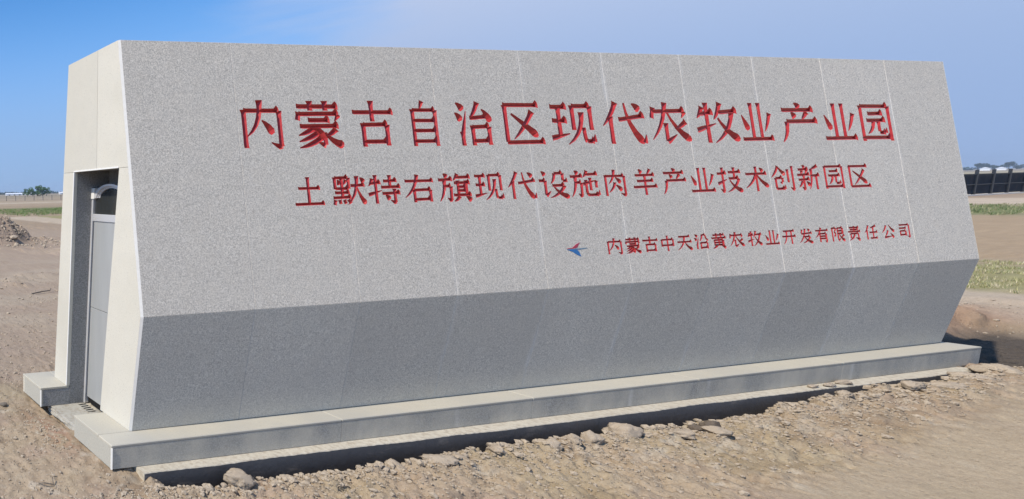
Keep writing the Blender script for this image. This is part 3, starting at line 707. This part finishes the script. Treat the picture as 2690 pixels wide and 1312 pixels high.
me.vertices.add(len(co)); me.vertices.foreach_set('co', co.astype(np.float32).ravel())
ii = (np.arange(ny - 1)[:, None] * nx + np.arange(nx - 1)[None, :]).ravel()
fc = np.stack([ii, ii + 1, ii + 1 + nx, ii + nx], 1).astype(np.int32)
me.loops.add(fc.size); me.loops.foreach_set('vertex_index', fc.ravel()); me.polygons.add(len(fc))
me.polygons.foreach_set('loop_start', np.arange(0, fc.size, 4, dtype=np.int32)); me.polygons.foreach_set('loop_total', np.full(len(fc), 4, np.int32))
me.update(calc_edges=True); me.shade_smooth()
def g_color(x, y):
    R = np.hypot(x - 2, y)
    y0_ = y
    a = fbm(x * 1.3, y * 1.3 + 4, 4, .55); b = fbm(x * 6, y * 6, 3, .6); c = fbm(x * .35 + 8, y * .35, 4)
    tan = np.array([.46, .375, .285]); pink = np.array([.43, .335, .275]); pale = np.array([.52, .455, .365]); brown = np.array([.28, .205, .145]); olive = np.array([.40, .35, .22])
    col = tan + 0 * x[..., None]
    mixc = lambda col, t, k: col + (t - col) * np.clip(k, 0, 1)[..., None]
    col = mixc(col, pink, sst(-.1, .35, a) * .8)
    col = mixc(col, pale, sst(.05, .5, b) * .55)
    col = mixc(col, brown, sst(.12, .45, fbm(x * 2.1 + 30, y * 2.6, 4, .6)) * .62 * (1 - sst(3, 12, R) * .4))
    nr = 1 - sst(6, 14, R)
    col = mixc(col, np.array([.60, .56, .50]), sst(.22, .42, fbm(x * 3.1 + 11, y * 4.2, 4, .65)) * .6 * nr)
    col = mixc(col, np.array([.22, .155, .105]), sst(.30, .48, fbm(x * 8 + 5, y * 9, 3, .6)) * .6 * nr)
    col = mixc(col, olive, sst(.0, .35, fbm(x * .9 + 60, y * .9, 3)) * .35)
    # smooth beige earth in the right foreground
    k = sst(0, .28, -y - .95 + .12 * (x - 5)) * (x < 12); col = mixc(col, np.array([.50, .43, .335]), k * .75)
    k = np.exp(-((x - 6.3) / 1.6) ** 2 - ((y + .72) / .16) ** 2) * sst(-.3, .2, fbm(x * 3, y * 8, 3)); col = mixc(col, np.array([.27, .20, .14]), k * .7)
    k = np.exp(-((x - 4.6) / 1.6) ** 2 - ((y + .62) / .16) ** 2) * sst(-.1, .3, fbm(x * 4 + 3, y * 8, 3)); col = mixc(col, np.array([.56, .53, .48]), k * .7)
    # left middle distance: grey-mauve trampled soil, tracks
    k = sst(1.3, 2.4, y) * (1 - sst(26, 42, y)); col = mixc(col, np.array([.41, .335, .285]), k * .75)
    k = sst(2.2, 4.5, y) * (1 - sst(9, 14, y)) * sst(-.15, .3, fbm(x * .5, y * .9, 4)); col = mixc(col, np.array([.50, .44, .37]), k * .5)
    k = sst(20, 30, y) * (1 - sst(70, 100, y)); col = mixc(col, np.array([.33, .255, .175]), k * (.55 + .5 * fbm(x * .2, y * .12, 3)))
    k = sst(40, 50, y + 6 * fbm(x * .1, y * .1, 3)) * (1 - sst(58, 70, y)) * sst(17, 24, x + 8 * fbm(x * .15, y * .15 + 7, 3)) ; col = mixc(col, np.array([.13, .19, .07]), k * (.75 + .5 * fbm(x * .7, y * .7, 3)))
    k = sst(90, 120, y) ; col = mixc(col, np.array([.38, .32, .25]), k * .7)
    k = np.exp(-((y - 104 + .1 * x) / 5) ** 2); col = mixc(col, np.array([.62, .55, .45]), k * .8)
    k = np.exp(-((y - 135) / 9) ** 2) * sst(-.2, .2, fbm(x * .06, y * .1, 3)); col = mixc(col, np.array([.20, .18, .13]), k * .6)
    k = sst(150, 260, y); col = mixc(col, np.array([.30, .27, .20]), k * .6)
    # right side, past the monument: pale track, dry grass, brown field, green strip, pale kerb strip
    E = x * 1.0 + 0 * y; rt = (y < 40) & (x > 11.5); rtf = rt.astype(float)
    w = 1.2 * fbm(x * .35, y * .9, 3)
    k = rtf * sst(13.6, 14.4, E + .6 * w) * (1 - sst(17.2, 17.8, E + .4 * w)); col = mixc(col, np.array([.58, .50, .41]), k * .85)
    k = rtf * sst(17.2, 17.8, E + .5 * w) * (1 - sst(22.5, 25, E + w)); col = mixc(col, np.array([.33, .33, .155]), k * .85)
    k = rtf * sst(22.5, 25, E + w) * (1 - sst(48, 54, E)); col = mixc(col, np.array([.45, .345, .235]), k * .9)
    k = rtf * sst(48, 54, E + 3 * w) * (1 - sst(62, 66, E + 2 * w)); col = mixc(col, np.array([.16, .22, .07]), k * .85)
    k = rtf * sst(64, 67, E) * (1 - sst(79, 82, E)); col = mixc(col, np.array([.66, .57, .48]), k * .9)
    k = (x > 92) & (y < 200); col = mixc(col, np.array([.46, .42, .30]), k.astype(float) * sst(92, 98, x) * .85)
    # reddish gravel heap beside the right end
    k = np.exp(-((x - 13.2) / 1.6) ** 2 - ((y - 1.25) / .5) ** 2); col = mixc(col, np.array([.42, .25, .17]), k * .8)
    # brick-red grit by the threshold
    k = np.exp(-((x + .33) / .13) ** 2 - ((y - .62) / .35) ** 2) * sst(-.25, .2, fbm(x * 14, y * 14, 2)); col = mixc(col, np.array([.36, .20, .14]), k * .9)
    k = np.exp(-((y - 17.5) / 2.2) ** 2 - ((x - 5.6) / 2.4) ** 2); col = mixc(col, np.array([.34, .27, .23]), k * .8)
    # fine random mottling of the soil
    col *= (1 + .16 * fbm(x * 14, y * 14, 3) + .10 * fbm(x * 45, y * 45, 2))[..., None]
    k = sst(9.5, 9.9, x) * (1 - sst(13.0, 14.2, x + .5 * fbm(x, y * 3, 3))) * sst(-.44, -.28, y + .1 * fbm(x * 2, y * 2, 2)) * (1 - sst(.7, 1.0, y)); col = mixc(col, np.array([.06, .056, .056]), k * .95)  # monument's cast shadow beyond the right end, painted near-black into the soil colour
    k = sst(.0, .25, fbm(x * .8 + 2, y * 1.1, 4)) * np.exp(-((x - 6.35) / .55) ** 2 - ((y - 17.2) / .8) ** 2); col = mixc(col, np.array([.08, .08, .085]), k * 1.4)  # dark band on the right flank of the spoil heap
    return np.clip(col * np.array([.83, .80, .745]), .02, .9)
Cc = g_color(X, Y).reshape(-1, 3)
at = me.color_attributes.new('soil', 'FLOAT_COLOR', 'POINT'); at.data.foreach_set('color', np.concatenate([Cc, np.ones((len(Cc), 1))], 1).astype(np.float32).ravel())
def soil_mat(name, attr=True, base=(.45, .38, .30)):
    g = NT(name, .95, .12)
    if attr:
        a = g.n('ShaderNodeAttribute'); a.attribute_name = 'soil'; c = a.outputs['Color']
    else:
        oi = g.n('ShaderNodeObjectInfo'); c = g.mix(oi.outputs['Random'], base, tuple(x * 1.12 for x in base))
        c = g.mix(g.ramp(g.noise(9, 4, .6), .35, .7), c, tuple(min(1, v * 1.15) for v in base)); 
    n1 = g.noise(70, 5, .65); n2 = g.noise(260, 3, .6)
    c = g.mix(g.ramp(n1, .3, .7, .40, .0), c, (.13, .095, .065), 'MIX')
    c = g.mix(g.ramp(n2, .55, .75, 0, .40), c, (.44, .39, .325))
    c = g.mix(g.ramp(g.noise(120, 2, .5), .66, .74, 0, .6), c, (.09, .065, .05))
    g.col(c)
    pit = g.math('MULTIPLY', g.ramp(g.voro(34).outputs['Distance'], .05, .30, -1, 0), g.ramp(g.noise(11, 2, .5), .48, .56))
    h = g.math('ADD', g.math('ADD', g.math('MULTIPLY', n1, .7), g.math('MULTIPLY', n2, .3)), g.math('MULTIPLY', pit, .9)); g.bump(h, .8, .014)
    return g.m
SOIL = soil_mat('bare_soil'); CLOD = soil_mat('clod_soil', False, (.55, .46, .36)); CRUMB = soil_mat('crumb_soil', False, (.40, .335, .26)); CLOD_G = soil_mat('grey_clod', False, (.17, .14, .115))
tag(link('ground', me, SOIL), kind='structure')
def gh(x, y): return float(g_height(np.array([x * 1.0]), np.array([y * 1.0]))[0])

# ------------------------------------------------------------------ clods of earth
def clod_mesh(seed, sub=3, rough=.30, crumb=0.0, flat=.7, smooth=False):
    rs = np.random.default_rng(seed); bm = bmesh.new(); bmesh.ops.create_icosphere(bm, subdivisions=sub, radius=1)
    o = rs.uniform(0, 50, 3)
    from mathutils import noise
    cuts = [(Vector(rs.normal(size=3)).normalized(), rs.uniform(.55, .9)) for _ in range(7)]
    for v in bm.verts:
        p = v.co.copy(); n = p.normalized()
        q = 1 + rough * noise.noise(p * 1.1 + Vector(o)) + rough * .5 * noise.noise(p * 2.6 + Vector(o)) + rough * .25 * noise.noise(p * 6 + Vector(o)) + rough * .14 * noise.noise(p * 13 + Vector(o))
        if crumb: q += crumb * abs(noise.noise(p * 4.5 + Vector(o))) * 1.4 - crumb * .4
        v.co = n * q
        for cn, cdv in cuts:
            e_ = v.co.dot(cn) - cdv
            if e_ > 0: v.co -= cn * e_ * .75
        v.co.z *= flat
    me = mesh_of(bm, 'clod')
    if smooth: me.shade_smooth()
    return me
big = [  # x, y, half width, flat, crumbly, material, label
 (.60, -.40, .105, .75, .25, CLOD, 'crumbly grey brown earth clod leaning on the left part of the dark foundation'),
 (1.93, -.43, .080, .62, .30, CLOD, 'jagged crumbly clod with dark hollows below the middle of the dark foundation'),
 (1.06, -.44, .070, .55, .30, CLOD, 'low crumbly clod just right of the tallest left clod'),
 (1.28, -.43, .060, .55, .30, CLOD, 'dark pitted clod in the shadow of the foundation'),
 (3.42, -.44, .060, .85, .0, CLOD, 'small pointed pale clod left of the smooth boulder'),
 (3.62, -.46, .060, .80, .0, CLOD, 'rounded pale clod leaning against the pointed one'),
 (3.86, -.44, .080, .75, .0, CLOD, 'peaked pale clod just left of the large smooth boulder'),
 (4.24, -.43, .125, .62, .0, CLOD, 'large smooth pale boulder of earth against the dark foundation'),
 (4.95, -.47, .045, .75, .0, CLOD_G, 'split dark stone, smaller left half'),
 (5.09, -.48, .075, .62, .0, CLOD_G, 'dark brown angular stone on the pale bank'),
 (4.70, -.50, .110, .40, .0, CLOD, 'flat pale clod left of the dark stones'),
 (4.92, -.58, .085, .45, .0, CLOD, 'broad smooth pale lump in front of the dark stones'),
 (2.30, -.46, .10, .60, .10, CLOD, 'pale rounded clod right of the jagged one'),
 (2.48, -.45, .075, .70, .10, CLOD, 'upright pale clod nearest the start of the boulder row'),
 (2.85, -.46, .060, .60, .1, CLOD, 'small pale clod between the two clod rows'),
 (8.05, -.50, .12, .40, .1, CLOD, 'flat whitish clod on the bank near the right end'),
 (8.75, -.42, .16, .34, .0, CLOD, 'broad smooth slab of pale earth below the right corner'),
 (9.25, -.38, .15, .42, .0, CLOD, 'rounded pale lump at the right corner of the foundation'),
 (7.70, -.46, .10, .45, .2, CLOD, 'pinkish broken clod on the bank near the right end'),
 (6.90, -.42, .075, .50, .25, CLOD, 'small rough clod where the bank meets the dark face'),
]
for i, (x, y, w, fl, cr, mt, lb) in enumerate(big):
    me = clod_mesh(100 + i, 4, .42, cr + .14, fl); me.materials.append(mt); me.shade_smooth()
    o = bpy.data.objects.new('earth_clod', me); COL.objects.link(o)
    o.location = (x, y, gh(x, y) + w * fl * .32); o.scale = (w * (1 if x < 3 else .82 if x < 6 else .6), w * .8, w); o.rotation_euler = (random.uniform(-.2, .2), random.uniform(-.2, .2), random.uniform(0, 6))
    tag(o, lb, 'clod', 'earth clods along the foundation')
# crumbs fallen on the foundation ledge
for i, (x, y, w, lb) in enumerate([(7.02, -.225, .030, 'leftmost grey crumb on the foundation ledge'), (7.22, -.235, .034, 'pinkish crumb in the middle of the three on the foundation ledge'), (7.45, -.228, .044, 'largest crumb on the foundation ledge, at the right')]):
    me = clod_mesh(300 + i, 3, .3, .2, .6); me.materials.append(CLOD); o = bpy.data.objects.new('earth_crumb', me); COL.objects.link(o)
    o.location = (x, y, FZ + w * .4); o.scale = (w * 1.8, w * .9, w); tag(o, lb, 'clod', 'crumbs on the foundation ledge')
# uncountable small crumbs: one object
base = [clod_mesh(400 + i, 1, .6, .3, .75) for i in range(12)]
bv = [np.array([v.co[:] for v in b.vertices]) for b in base]; bf = [np.array([p.vertices[:] for p in b.polygons]) for b in base]
V = []; F = []; off = 0
rs = np.random.default_rng(3)
pts = []
for _ in range(18000):
    x = rs.uniform(-.9, 9.6); y = -.36 - abs(rs.normal(0, .33)); s = rs.lognormal(-5.2, .6)
    if -y - .95 + .12 * (x - 5) > .08 and rs.random() < .93: continue
    pts.append((x, y, s))
for _ in range(700): pts.append((rs.uniform(-1.3, .0), rs.uniform(-.5, -.2) if rs.random() < .3 else rs.uniform(-.3, 2.2), rs.lognormal(-5.0, .5)))
for _ in range(300): pts.append((rs.normal(-.40, .09), rs.normal(.60, .25), rs.lognormal(-4.9, .4)))
for _ in range(2600): pts.append((rs.uniform(-.5, 4.0), rs.uniform(1.4, 9), rs.lognormal(-4.5, .5)))
for _ in range(2500): pts.append((rs.uniform(-1.4, .3), rs.uniform(-.6, 2.4), rs.lognormal(-5.3, .5)))
for _ in range(900): pts.append((rs.normal(6.3, 1.3), rs.normal(17.0, .9), rs.lognormal(-3.5, .6)))
for _ in range(260): pts.append((rs.uniform(13.0, 15.5), rs.uniform(-.2, 1.6), rs.lognormal(-4.5, .5)))
for _ in range(900): pts.append((rs.uniform(-.1, 9.4), -.41 + rs.normal(0, .05), rs.lognormal(-4.0, .45)))
for _ in range(160): pts.append((rs.uniform(.2, 2.3), -.43 + rs.normal(0, .05), rs.lognormal(-3.75, .35)))
pts = [p for p in pts if not (PL0 - .02 < p[0] < PL1 and PF - .1 < p[1] < PB + .02)]
px = np.array([p[0] for p in pts]); py = np.array([p[1] for p in pts]); pz = g_height(px, py)
for (x, y, s), z in zip(pts, pz):
    k = rs.integers(12); s = min(s, .035 if y < 3 else .3); a = rs.uniform(0, 6.28); c, n_ = math.cos(a), math.sin(a)
    v = bv[k] * s * rs.uniform(.6, 1.3, 3) * (.8, 1, .9); v = np.stack([v[:, 0] * c - v[:, 1] * n_, v[:, 0] * n_ + v[:, 1] * c, v[:, 2]], 1) + (x, y, z + s * .25)
    V.append(v); F.append(bf[k] + off); off += len(v)
me = bpy.data.meshes.new('soil_crumbs'); me.from_pydata(np.concatenate(V).tolist(), [], np.concatenate(F).tolist()); 
tag(link('soil_crumbs', me, CRUMB), 'loose crumbs and pebbles of dry soil scattered over the ground', 'gravel', kind='stuff')

# stick and litter
g = NT('weathered_wood', .9, .2); g.col(g.mix(g.noise(30, 3), (.10, .085, .07), (.20, .17, .14))); WOOD = g.m
bm = bmesh.new()
P0, P1 = Vector((2.15, 6.50, gh(2.15, 6.5) + .03)), Vector((2.62, 6.62, gh(2.62, 6.62) + .045))
bar(bm, P0, (P0 + P1) / 2 + Vector((0, 0, .006)), .022, .022, (0, 0, 1)); bar(bm, (P0 + P1) / 2 + Vector((-.004, 0, .006)), P1, .018, .018, (0, 0, 1)); bar(bm, P1 + Vector((-.03, -.02, -.01)), P1 + Vector((.03, .03, .035)), .02, .02, (1, 0, 0)); fixn(bm)
tag(link('stick', mesh_of(bm), WOOD), 'dark stick lying on the pale soil left of the monument', 'stick')
tz = gh(-.80, -.18)
tag(barobj('twig', [((-.83, -.16, tz + .005), (-.80, -.20, tz + .03)), ((-.80, -.20, tz + .03), (-.73, -.20, tz + .008)), ((-.73, -.20, tz + .008), (-.72, -.16, tz + .04))], .006, .006, (.1, .2, 1), WOOD, None), 'thin bent dry twig on the soil at the bottom left', 'twig')
for i, (x, y, s) in enumerate([(-.70, 1.28, .05), (-.56, 1.22, .035)]):
    me = clod_mesh(500 + i, 3, .3, .1, .5); me.materials.append(WOOD); o = bpy.data.objects.new('dark_stone', me); COL.objects.link(o)
    o.location = (x, y, gh(x, y) + .01); o.scale = (s * 1.4, s, s)
    tag(o, ['dark stone at the left edge of the ground beside the plinth', 'small dark stone to the right of the other dark stone, beside the plinth'][i], 'stone', 'dark stones left of the plinth')

# ------------------------------------------------------------------ grass (uncountable)
def grass(name, cells, n, hgt, cols, label, seed):
    rs = np.random.default_rng(seed); V = []; F = []; C = []
    gx = rs.uniform(cells[0], cells[1], n * 5); gy = rs.uniform(cells[2], cells[3], n * 5)
    keep = rs.random(n * 5) < (perlin(gx * .9, gy * 1.9 + 5) + .12) * 2.2
    gx = gx[keep][:n]; gy = gy[keep][:n]; gz = g_height(gx, gy)
    for x, y, z in zip(gx, gy, gz):
        kcol = cols[rs.integers(len(cols))]
        for b in range(4):
            a = rs.uniform(0, 6.28); h = hgt * rs.uniform(.5, 1.3); w = h * .10; lean = h * rs.uniform(.2, .7); ox, oy = rs.normal(0, hgt * .3, 2)
            dx, dy = math.cos(a), math.sin(a); i = len(V)
            V += [(x + ox - dy * w, y + oy + dx * w, z - .01), (x + ox + dy * w, y + oy - dx * w, z - .01), (x + ox + dx * lean, y + oy + dy * lean, z + h)]
            F.append((i, i + 1, i + 2)); C += [kcol] * 3
    me = bpy.data.meshes.new(name); me.from_pydata(V, [], F)
    at = me.color_attributes.new('soil', 'FLOAT_COLOR', 'POINT'); at.data.foreach_set('color', np.concatenate([np.array(C), np.ones((len(C), 1))], 1).astype(np.float32).ravel())
    return tag(link(name, me, GRASS), label, 'grass', kind='stuff')
g = NT('grass_blades', .8, .2); a_ = g.n('ShaderNodeAttribute'); a_.attribute_name = 'soil'; g.col(a_.outputs['Color']); g.b.inputs['Subsurface Weight'].default_value = 0; GRASS = g.m
grass('dry_grass', (17.3, 24.0, 1.6, 6.0), 4200, .055, [(.36, .335, .17), (.30, .29, .14), (.44, .39, .25), (.20, .22, .10), (.48, .42, .29)], 'patch of dry yellow green grass beyond the pale track on the right', 5)
grass('green_grass', (50, 66, 9.5, 17.5), 3000, .11, [(.12, .17, .07), (.16, .19, .08), (.24, .24, .13), (.30, .28, .17)], 'strip of green grass in front of the dark fence', 6)
grass('green_weeds', (17, 32, 41, 60), 3200, .16, [(.12, .21, .06), (.16, .22, .08), (.25, .26, .12)], 'green weeds in the field on the far left', 8)

# ------------------------------------------------------------------ dark fence on the right
g = NT('fence_steel', .5, .4); g.col((.018, .020, .026)); FSTEEL = g.m
g = NT('fence_sheet', .6, .35); c = g.mix(g.noise(.5, 3, .6), (.040, .048, .060), (.030, .038, .062)); c = g.mix(g.ramp(g.noise(1.3, 3, .6), .5, .7), c, (.07, .062, .066)); g.col(c); FSHEET = g.m
g = NT('kerb_concrete', .9, .2); g.col(g.mix(g.noise(2, 4), (.62, .58, .52), (.78, .75, .70))); KERB = g.m
fdir = Vector((10.18, .93, 0)).normalized(); f0 = Vector((86.79, 22.31, 0)) - fdir * 2.81
fen = empty('metal_fence', (f0.x, f0.y, 0)); tag(fen, 'dark metal sheet fence with taller posts on a pale kerb, far right', 'fence')
def fl(t, z, off=0): return fdir * t + Vector((-fdir.y, fdir.x, 0)) * off + Vector((0, 0, z))
side = Vector((-fdir.y, fdir.x, 0))
sp = 3.07; NB = 24; t0 = -12 * sp
for k in range(NB + 1):
    t = t0 + k * sp
    barobj('post', [(fl(t, -.3, -.06), fl(t, 1.76, -.06))], .16, .12, tuple(side), FSTEEL, fen)
    if k == NB: break
    bm = bmesh.new()                       # ribbed sheet
    n = 16
    prev = None
    for j in range(n * 2 + 1):
        tt_ = t + .09 + (sp - .18) * j / (n * 2); o_ = .02 if j % 2 else -.02
        cur = (bm.verts.new(fl(tt_, -.12, o_)), bm.verts.new(fl(tt_, 1.40, o_)))
        if prev: bm.faces.new([prev[0], cur[0], cur[1], prev[1]])
        prev = cur
    bmesh.ops.solidify(bm, geom=list(bm.faces), thickness=.01); fixn(bm)
    link('sheet', mesh_of(bm), FSHEET, fen)
    for z in (.62, 1.42): barobj('rail', [(fl(t + .08, z, -.055), fl(t + sp - .08, z, -.055))], .06, .06, (0, 0, 1), FSTEEL, fen)
    barobj('kerb', [(fl(t + .005, -.25, -.05), fl(t + sp - .005, -.25, -.05))], .34, .18, (0, 0, 1), KERB, fen)

# wire fence far left
g = NT('grey_post', .9, .2); g.col((.16, .15, .14)); GPOST = g.m
wf = empty('wire_fence', (49, 128, 0)); tag(wf, 'low wire fence of thin posts across the far left field', 'fence')
for k in range(16):
    x = -4 + k * 2.6; barobj('post', [((x, 0, -.3), (x + random.uniform(-.05, .05), 0, 1.15))], .11, .11, (0, 1, 0), GPOST, wf)
for z in (.45, .95): barobj('wire', [((-4, 0, z), (35, 0, z))], .02, .02, (0, 0, 1), GPOST, wf)

# ------------------------------------------------------------------ far trees and sheds
def leaf_mat(name, a, b):
    g = NT(name, .85, .15); oi = g.n('ShaderNodeObjectInfo'); c = g.mix(g.noise(.35, 3, .6), a, b); g.col(c); return g.m
LEAF_G = leaf_mat('leaf_green', (.045, .10, .035), (.09, .17, .06)); LEAF_D = leaf_mat('leaf_dark', (.020, .032, .025), (.038, .055, .035))
g = NT('bark', .9, .1); g.col((.10, .08, .06)); BARK = g.m
def crown_mesh(seed, rx, rz, n, leaf):
    rs = np.random.default_rng(seed); V = []; F = []
    lob = [(rs.normal(0, .45, 3) * (rx, rx, rz), rs.uniform(.35, .6)) for _ in range(9)]
    for _ in range(n):
        c, s = lob[rs.integers(len(lob))]; d_ = rs.normal(size=3); d_ /= np.linalg.norm(d_); p = c + d_ * s * np.array((rx, rx, rz)) * rs.uniform(.55, 1)
        a = rs.normal(size=3); a /= np.linalg.norm(a); b = np.cross(a, rs.normal(size=3)); b /= np.linalg.norm(b); q = leaf * rs.uniform(.6, 1.3); i = len(V)
        V += [p - a * q, p + b * q * .6, p + a * q, p - b * q * .6]; F.append((i, i + 1, i + 2, i + 3))
    me = bpy.data.meshes.new('crown'); me.from_pydata([tuple(v) for v in V], [], F); return me
def tree(loc, h, w, mat, seed, label, group):
    t = empty('tree', loc); tag(t, label, 'tree', group)
    me = crown_mesh(seed, w * .5, h * .36, 700, w * .06); me.materials.append(mat)
    o = link('crown', me, None, t, (0, 0, h * .60))
    bm = bmesh.new(); bmesh.ops.create_cone(bm, segments=7, radius1=h * .035, radius2=h * .015, depth=h * .6, cap_ends=True, matrix=Matrix.Translation((0, 0, h * .3)))
    for s_ in (-1, 1):
        bmesh.ops.create_cone(bm, segments=5, radius1=h * .015, radius2=h * .006, depth=h * .4, matrix=Matrix.Translation((s_ * h * .08, 0, h * .55)) @ Matrix.Rotation(s_ * .5, 4, 'Y'))
    link('trunk', mesh_of(bm), BARK, t)
LT = [(124.3, 281.2, 5.0, 5.2, 'leftmost green tree of the clump on the left horizon'), (127.4, 280.6, 5.6, 5.4, 'second green tree from the left in the horizon clump'), (130.3, 280.2, 5.9, 5.8, 'middle and fullest green tree of the horizon clump'), (132.8, 279.9, 6.3, 4.8, 'tallest green tree of the horizon clump'), (135.3, 279.4, 5.2, 5.0, 'rightmost green tree of the clump on the left horizon')]
for i, (x, y, h, w, lb) in enumerate(LT): tree((x, y, -.6), h, w, LEAF_G, 20 + i, lb, 'green tree clump on the left horizon')
RT = [(1333, 381, 10.5, 9, 'dark tree nearest the monument on the right horizon', .0), (1341, 379.5, 8.2, 8, 'second dark tree from the monument on the right horizon', 0), (1349, 378, 5.6, 6, 'low dark tree right of the two nearest the monument', 0), (1358, 376.5, 5.4, 7, 'low dark tree left of the tall leaning one on the right horizon', 0), (1368, 375, 10.6, 9, 'tall dark tree over the white shed on the right horizon', 0), (1377, 373.5, 5.2, 6, 'low dark tree between the two white sheds', 0), (1387, 372, 7.4, 8, 'wide low tree behind the second white shed', 0), (1397, 370.5, 6.2, 7, 'rightmost dark tree on the right horizon', 0)]
for i, (x, y, h, w, lb, _) in enumerate(RT): tree((x, y, -.7), h, w, LEAF_D, 40 + i, lb, 'dark trees on the right horizon')
# tree belt too far to tell trees apart
g = NT('far_leaf', .9, .1); g.col(g.mix(g.noise(.05, 3), (.035, .06, .055), (.05, .075, .05))); FARL = g.m
rs = np.random.default_rng(9); V = []; F = []
for s in np.linspace(0, 1, 5200):
    p = np.array((180, 930)) * (1 - s) + np.array((1500, 430)) * s if s < .999 else np.array((1500, 430))
    hh = 2.9 + 1.6 * perlin(np.array([s * 60.]), np.array([.5]))[0]; 
    z = rs.uniform(-.5, 1) * hh; p = p + rs.normal(0, 6, 2); q = rs.uniform(.8, 2.0); i = len(V); a = rs.normal(size=3); a /= np.linalg.norm(a); b = np.cross(a, (0, 1, .3)); b /= np.linalg.norm(b); c_ = np.array((*p, max(z, .2)))
    V += [c_ - a * q, c_ + b * q, c_ + a * q, c_ - b * q]; F.append((i, i + 1, i + 2, i + 3))
me = bpy.data.meshes.new('far_tree_belt'); me.from_pydata([tuple(v) for v in V], [], F)
tag(link('far_tree_belt', me, FARL), 'bluish belt of trees along the far horizon', 'trees', kind='stuff')
g = NT('shed_white', .6, .3); g.col((.74, .76, .80)); SHW = g.m
g = NT('shed_roof', .5, .3); g.col((.70, .73, .80)); SHR = g.m
g = NT('shed_door', .8, .2); g.col((.12, .13, .15)); SHD = g.m
def shed(x, y, w, dpt, h, rz, lb, grp):
    t = empty('shed', (x, y, -.6), rz); tag(t, lb, 'shed', grp)
    boxobj('wall', (-w / 2, w / 2, -dpt / 2, dpt / 2, 0, h * .62), SHW, t)
    bm = bmesh.new(); prism(bm, [(-dpt / 2 - .3, h * .62 + .01), (dpt / 2 + .3, h * .62 + .01), (0, h)], -w / 2 - .3, w / 2 + .3); fixn(bm); link('roof', mesh_of(bm), SHR, t)
    for k in range(3): boxobj('door', (-w * .35 + k * w * .3, -w * .35 + k * w * .3 + w * .10, -dpt / 2 - .05, -dpt / 2, 0, h * .45), SHD, t)
shed(196, 473, 16, 8, 2.6, -.3, 'long white shed left of the green tree clump', 'white sheds on the left horizon')
shed(211, 470, 12, 8, 2.6, -.3, 'shorter white shed beside the green tree clump', 'white sheds on the left horizon')
shed(243, 462, 10, 8, 2.6, -.3, 'small white shed right of the green tree clump', 'white sheds on the left horizon')
shed(1015.0, 286.5, 4.2, 4, 3.4, .3, 'white shed under the tall dark tree beyond the dark fence', 'white sheds on the right horizon')
shed(1030.0, 284.5, 3.4, 4, 3.2, .3, 'second white shed further right beyond the dark fence', 'white sheds on the right horizon')

# ------------------------------------------------------------------ haze
HAZE = True
if HAZE:
    bm = bmesh.new(); box(bm, -120, 1700, -120, 1200, -3.5, 16); fixn(bm); me = mesh_of(bm, 'haze')
    hm = bpy.data.materials.new('haze_air'); hm.use_nodes = True; t = hm.node_tree; t.nodes.clear()
    pv = t.nodes.new('ShaderNodeVolumePrincipled'); pv.inputs['Color'].default_value = (.72, .85, 1, 1); pv.inputs['Density'].default_value = .00032; pv.inputs['Anisotropy'].default_value = .2
    ou = t.nodes.new('ShaderNodeOutputMaterial'); t.links.new(pv.outputs[0], ou.inputs['Volume'])
    tag(link('haze', me, hm), 'thin pale haze of the air over the plain', 'haze', kind='stuff')

print('T end', time.time() - T0)
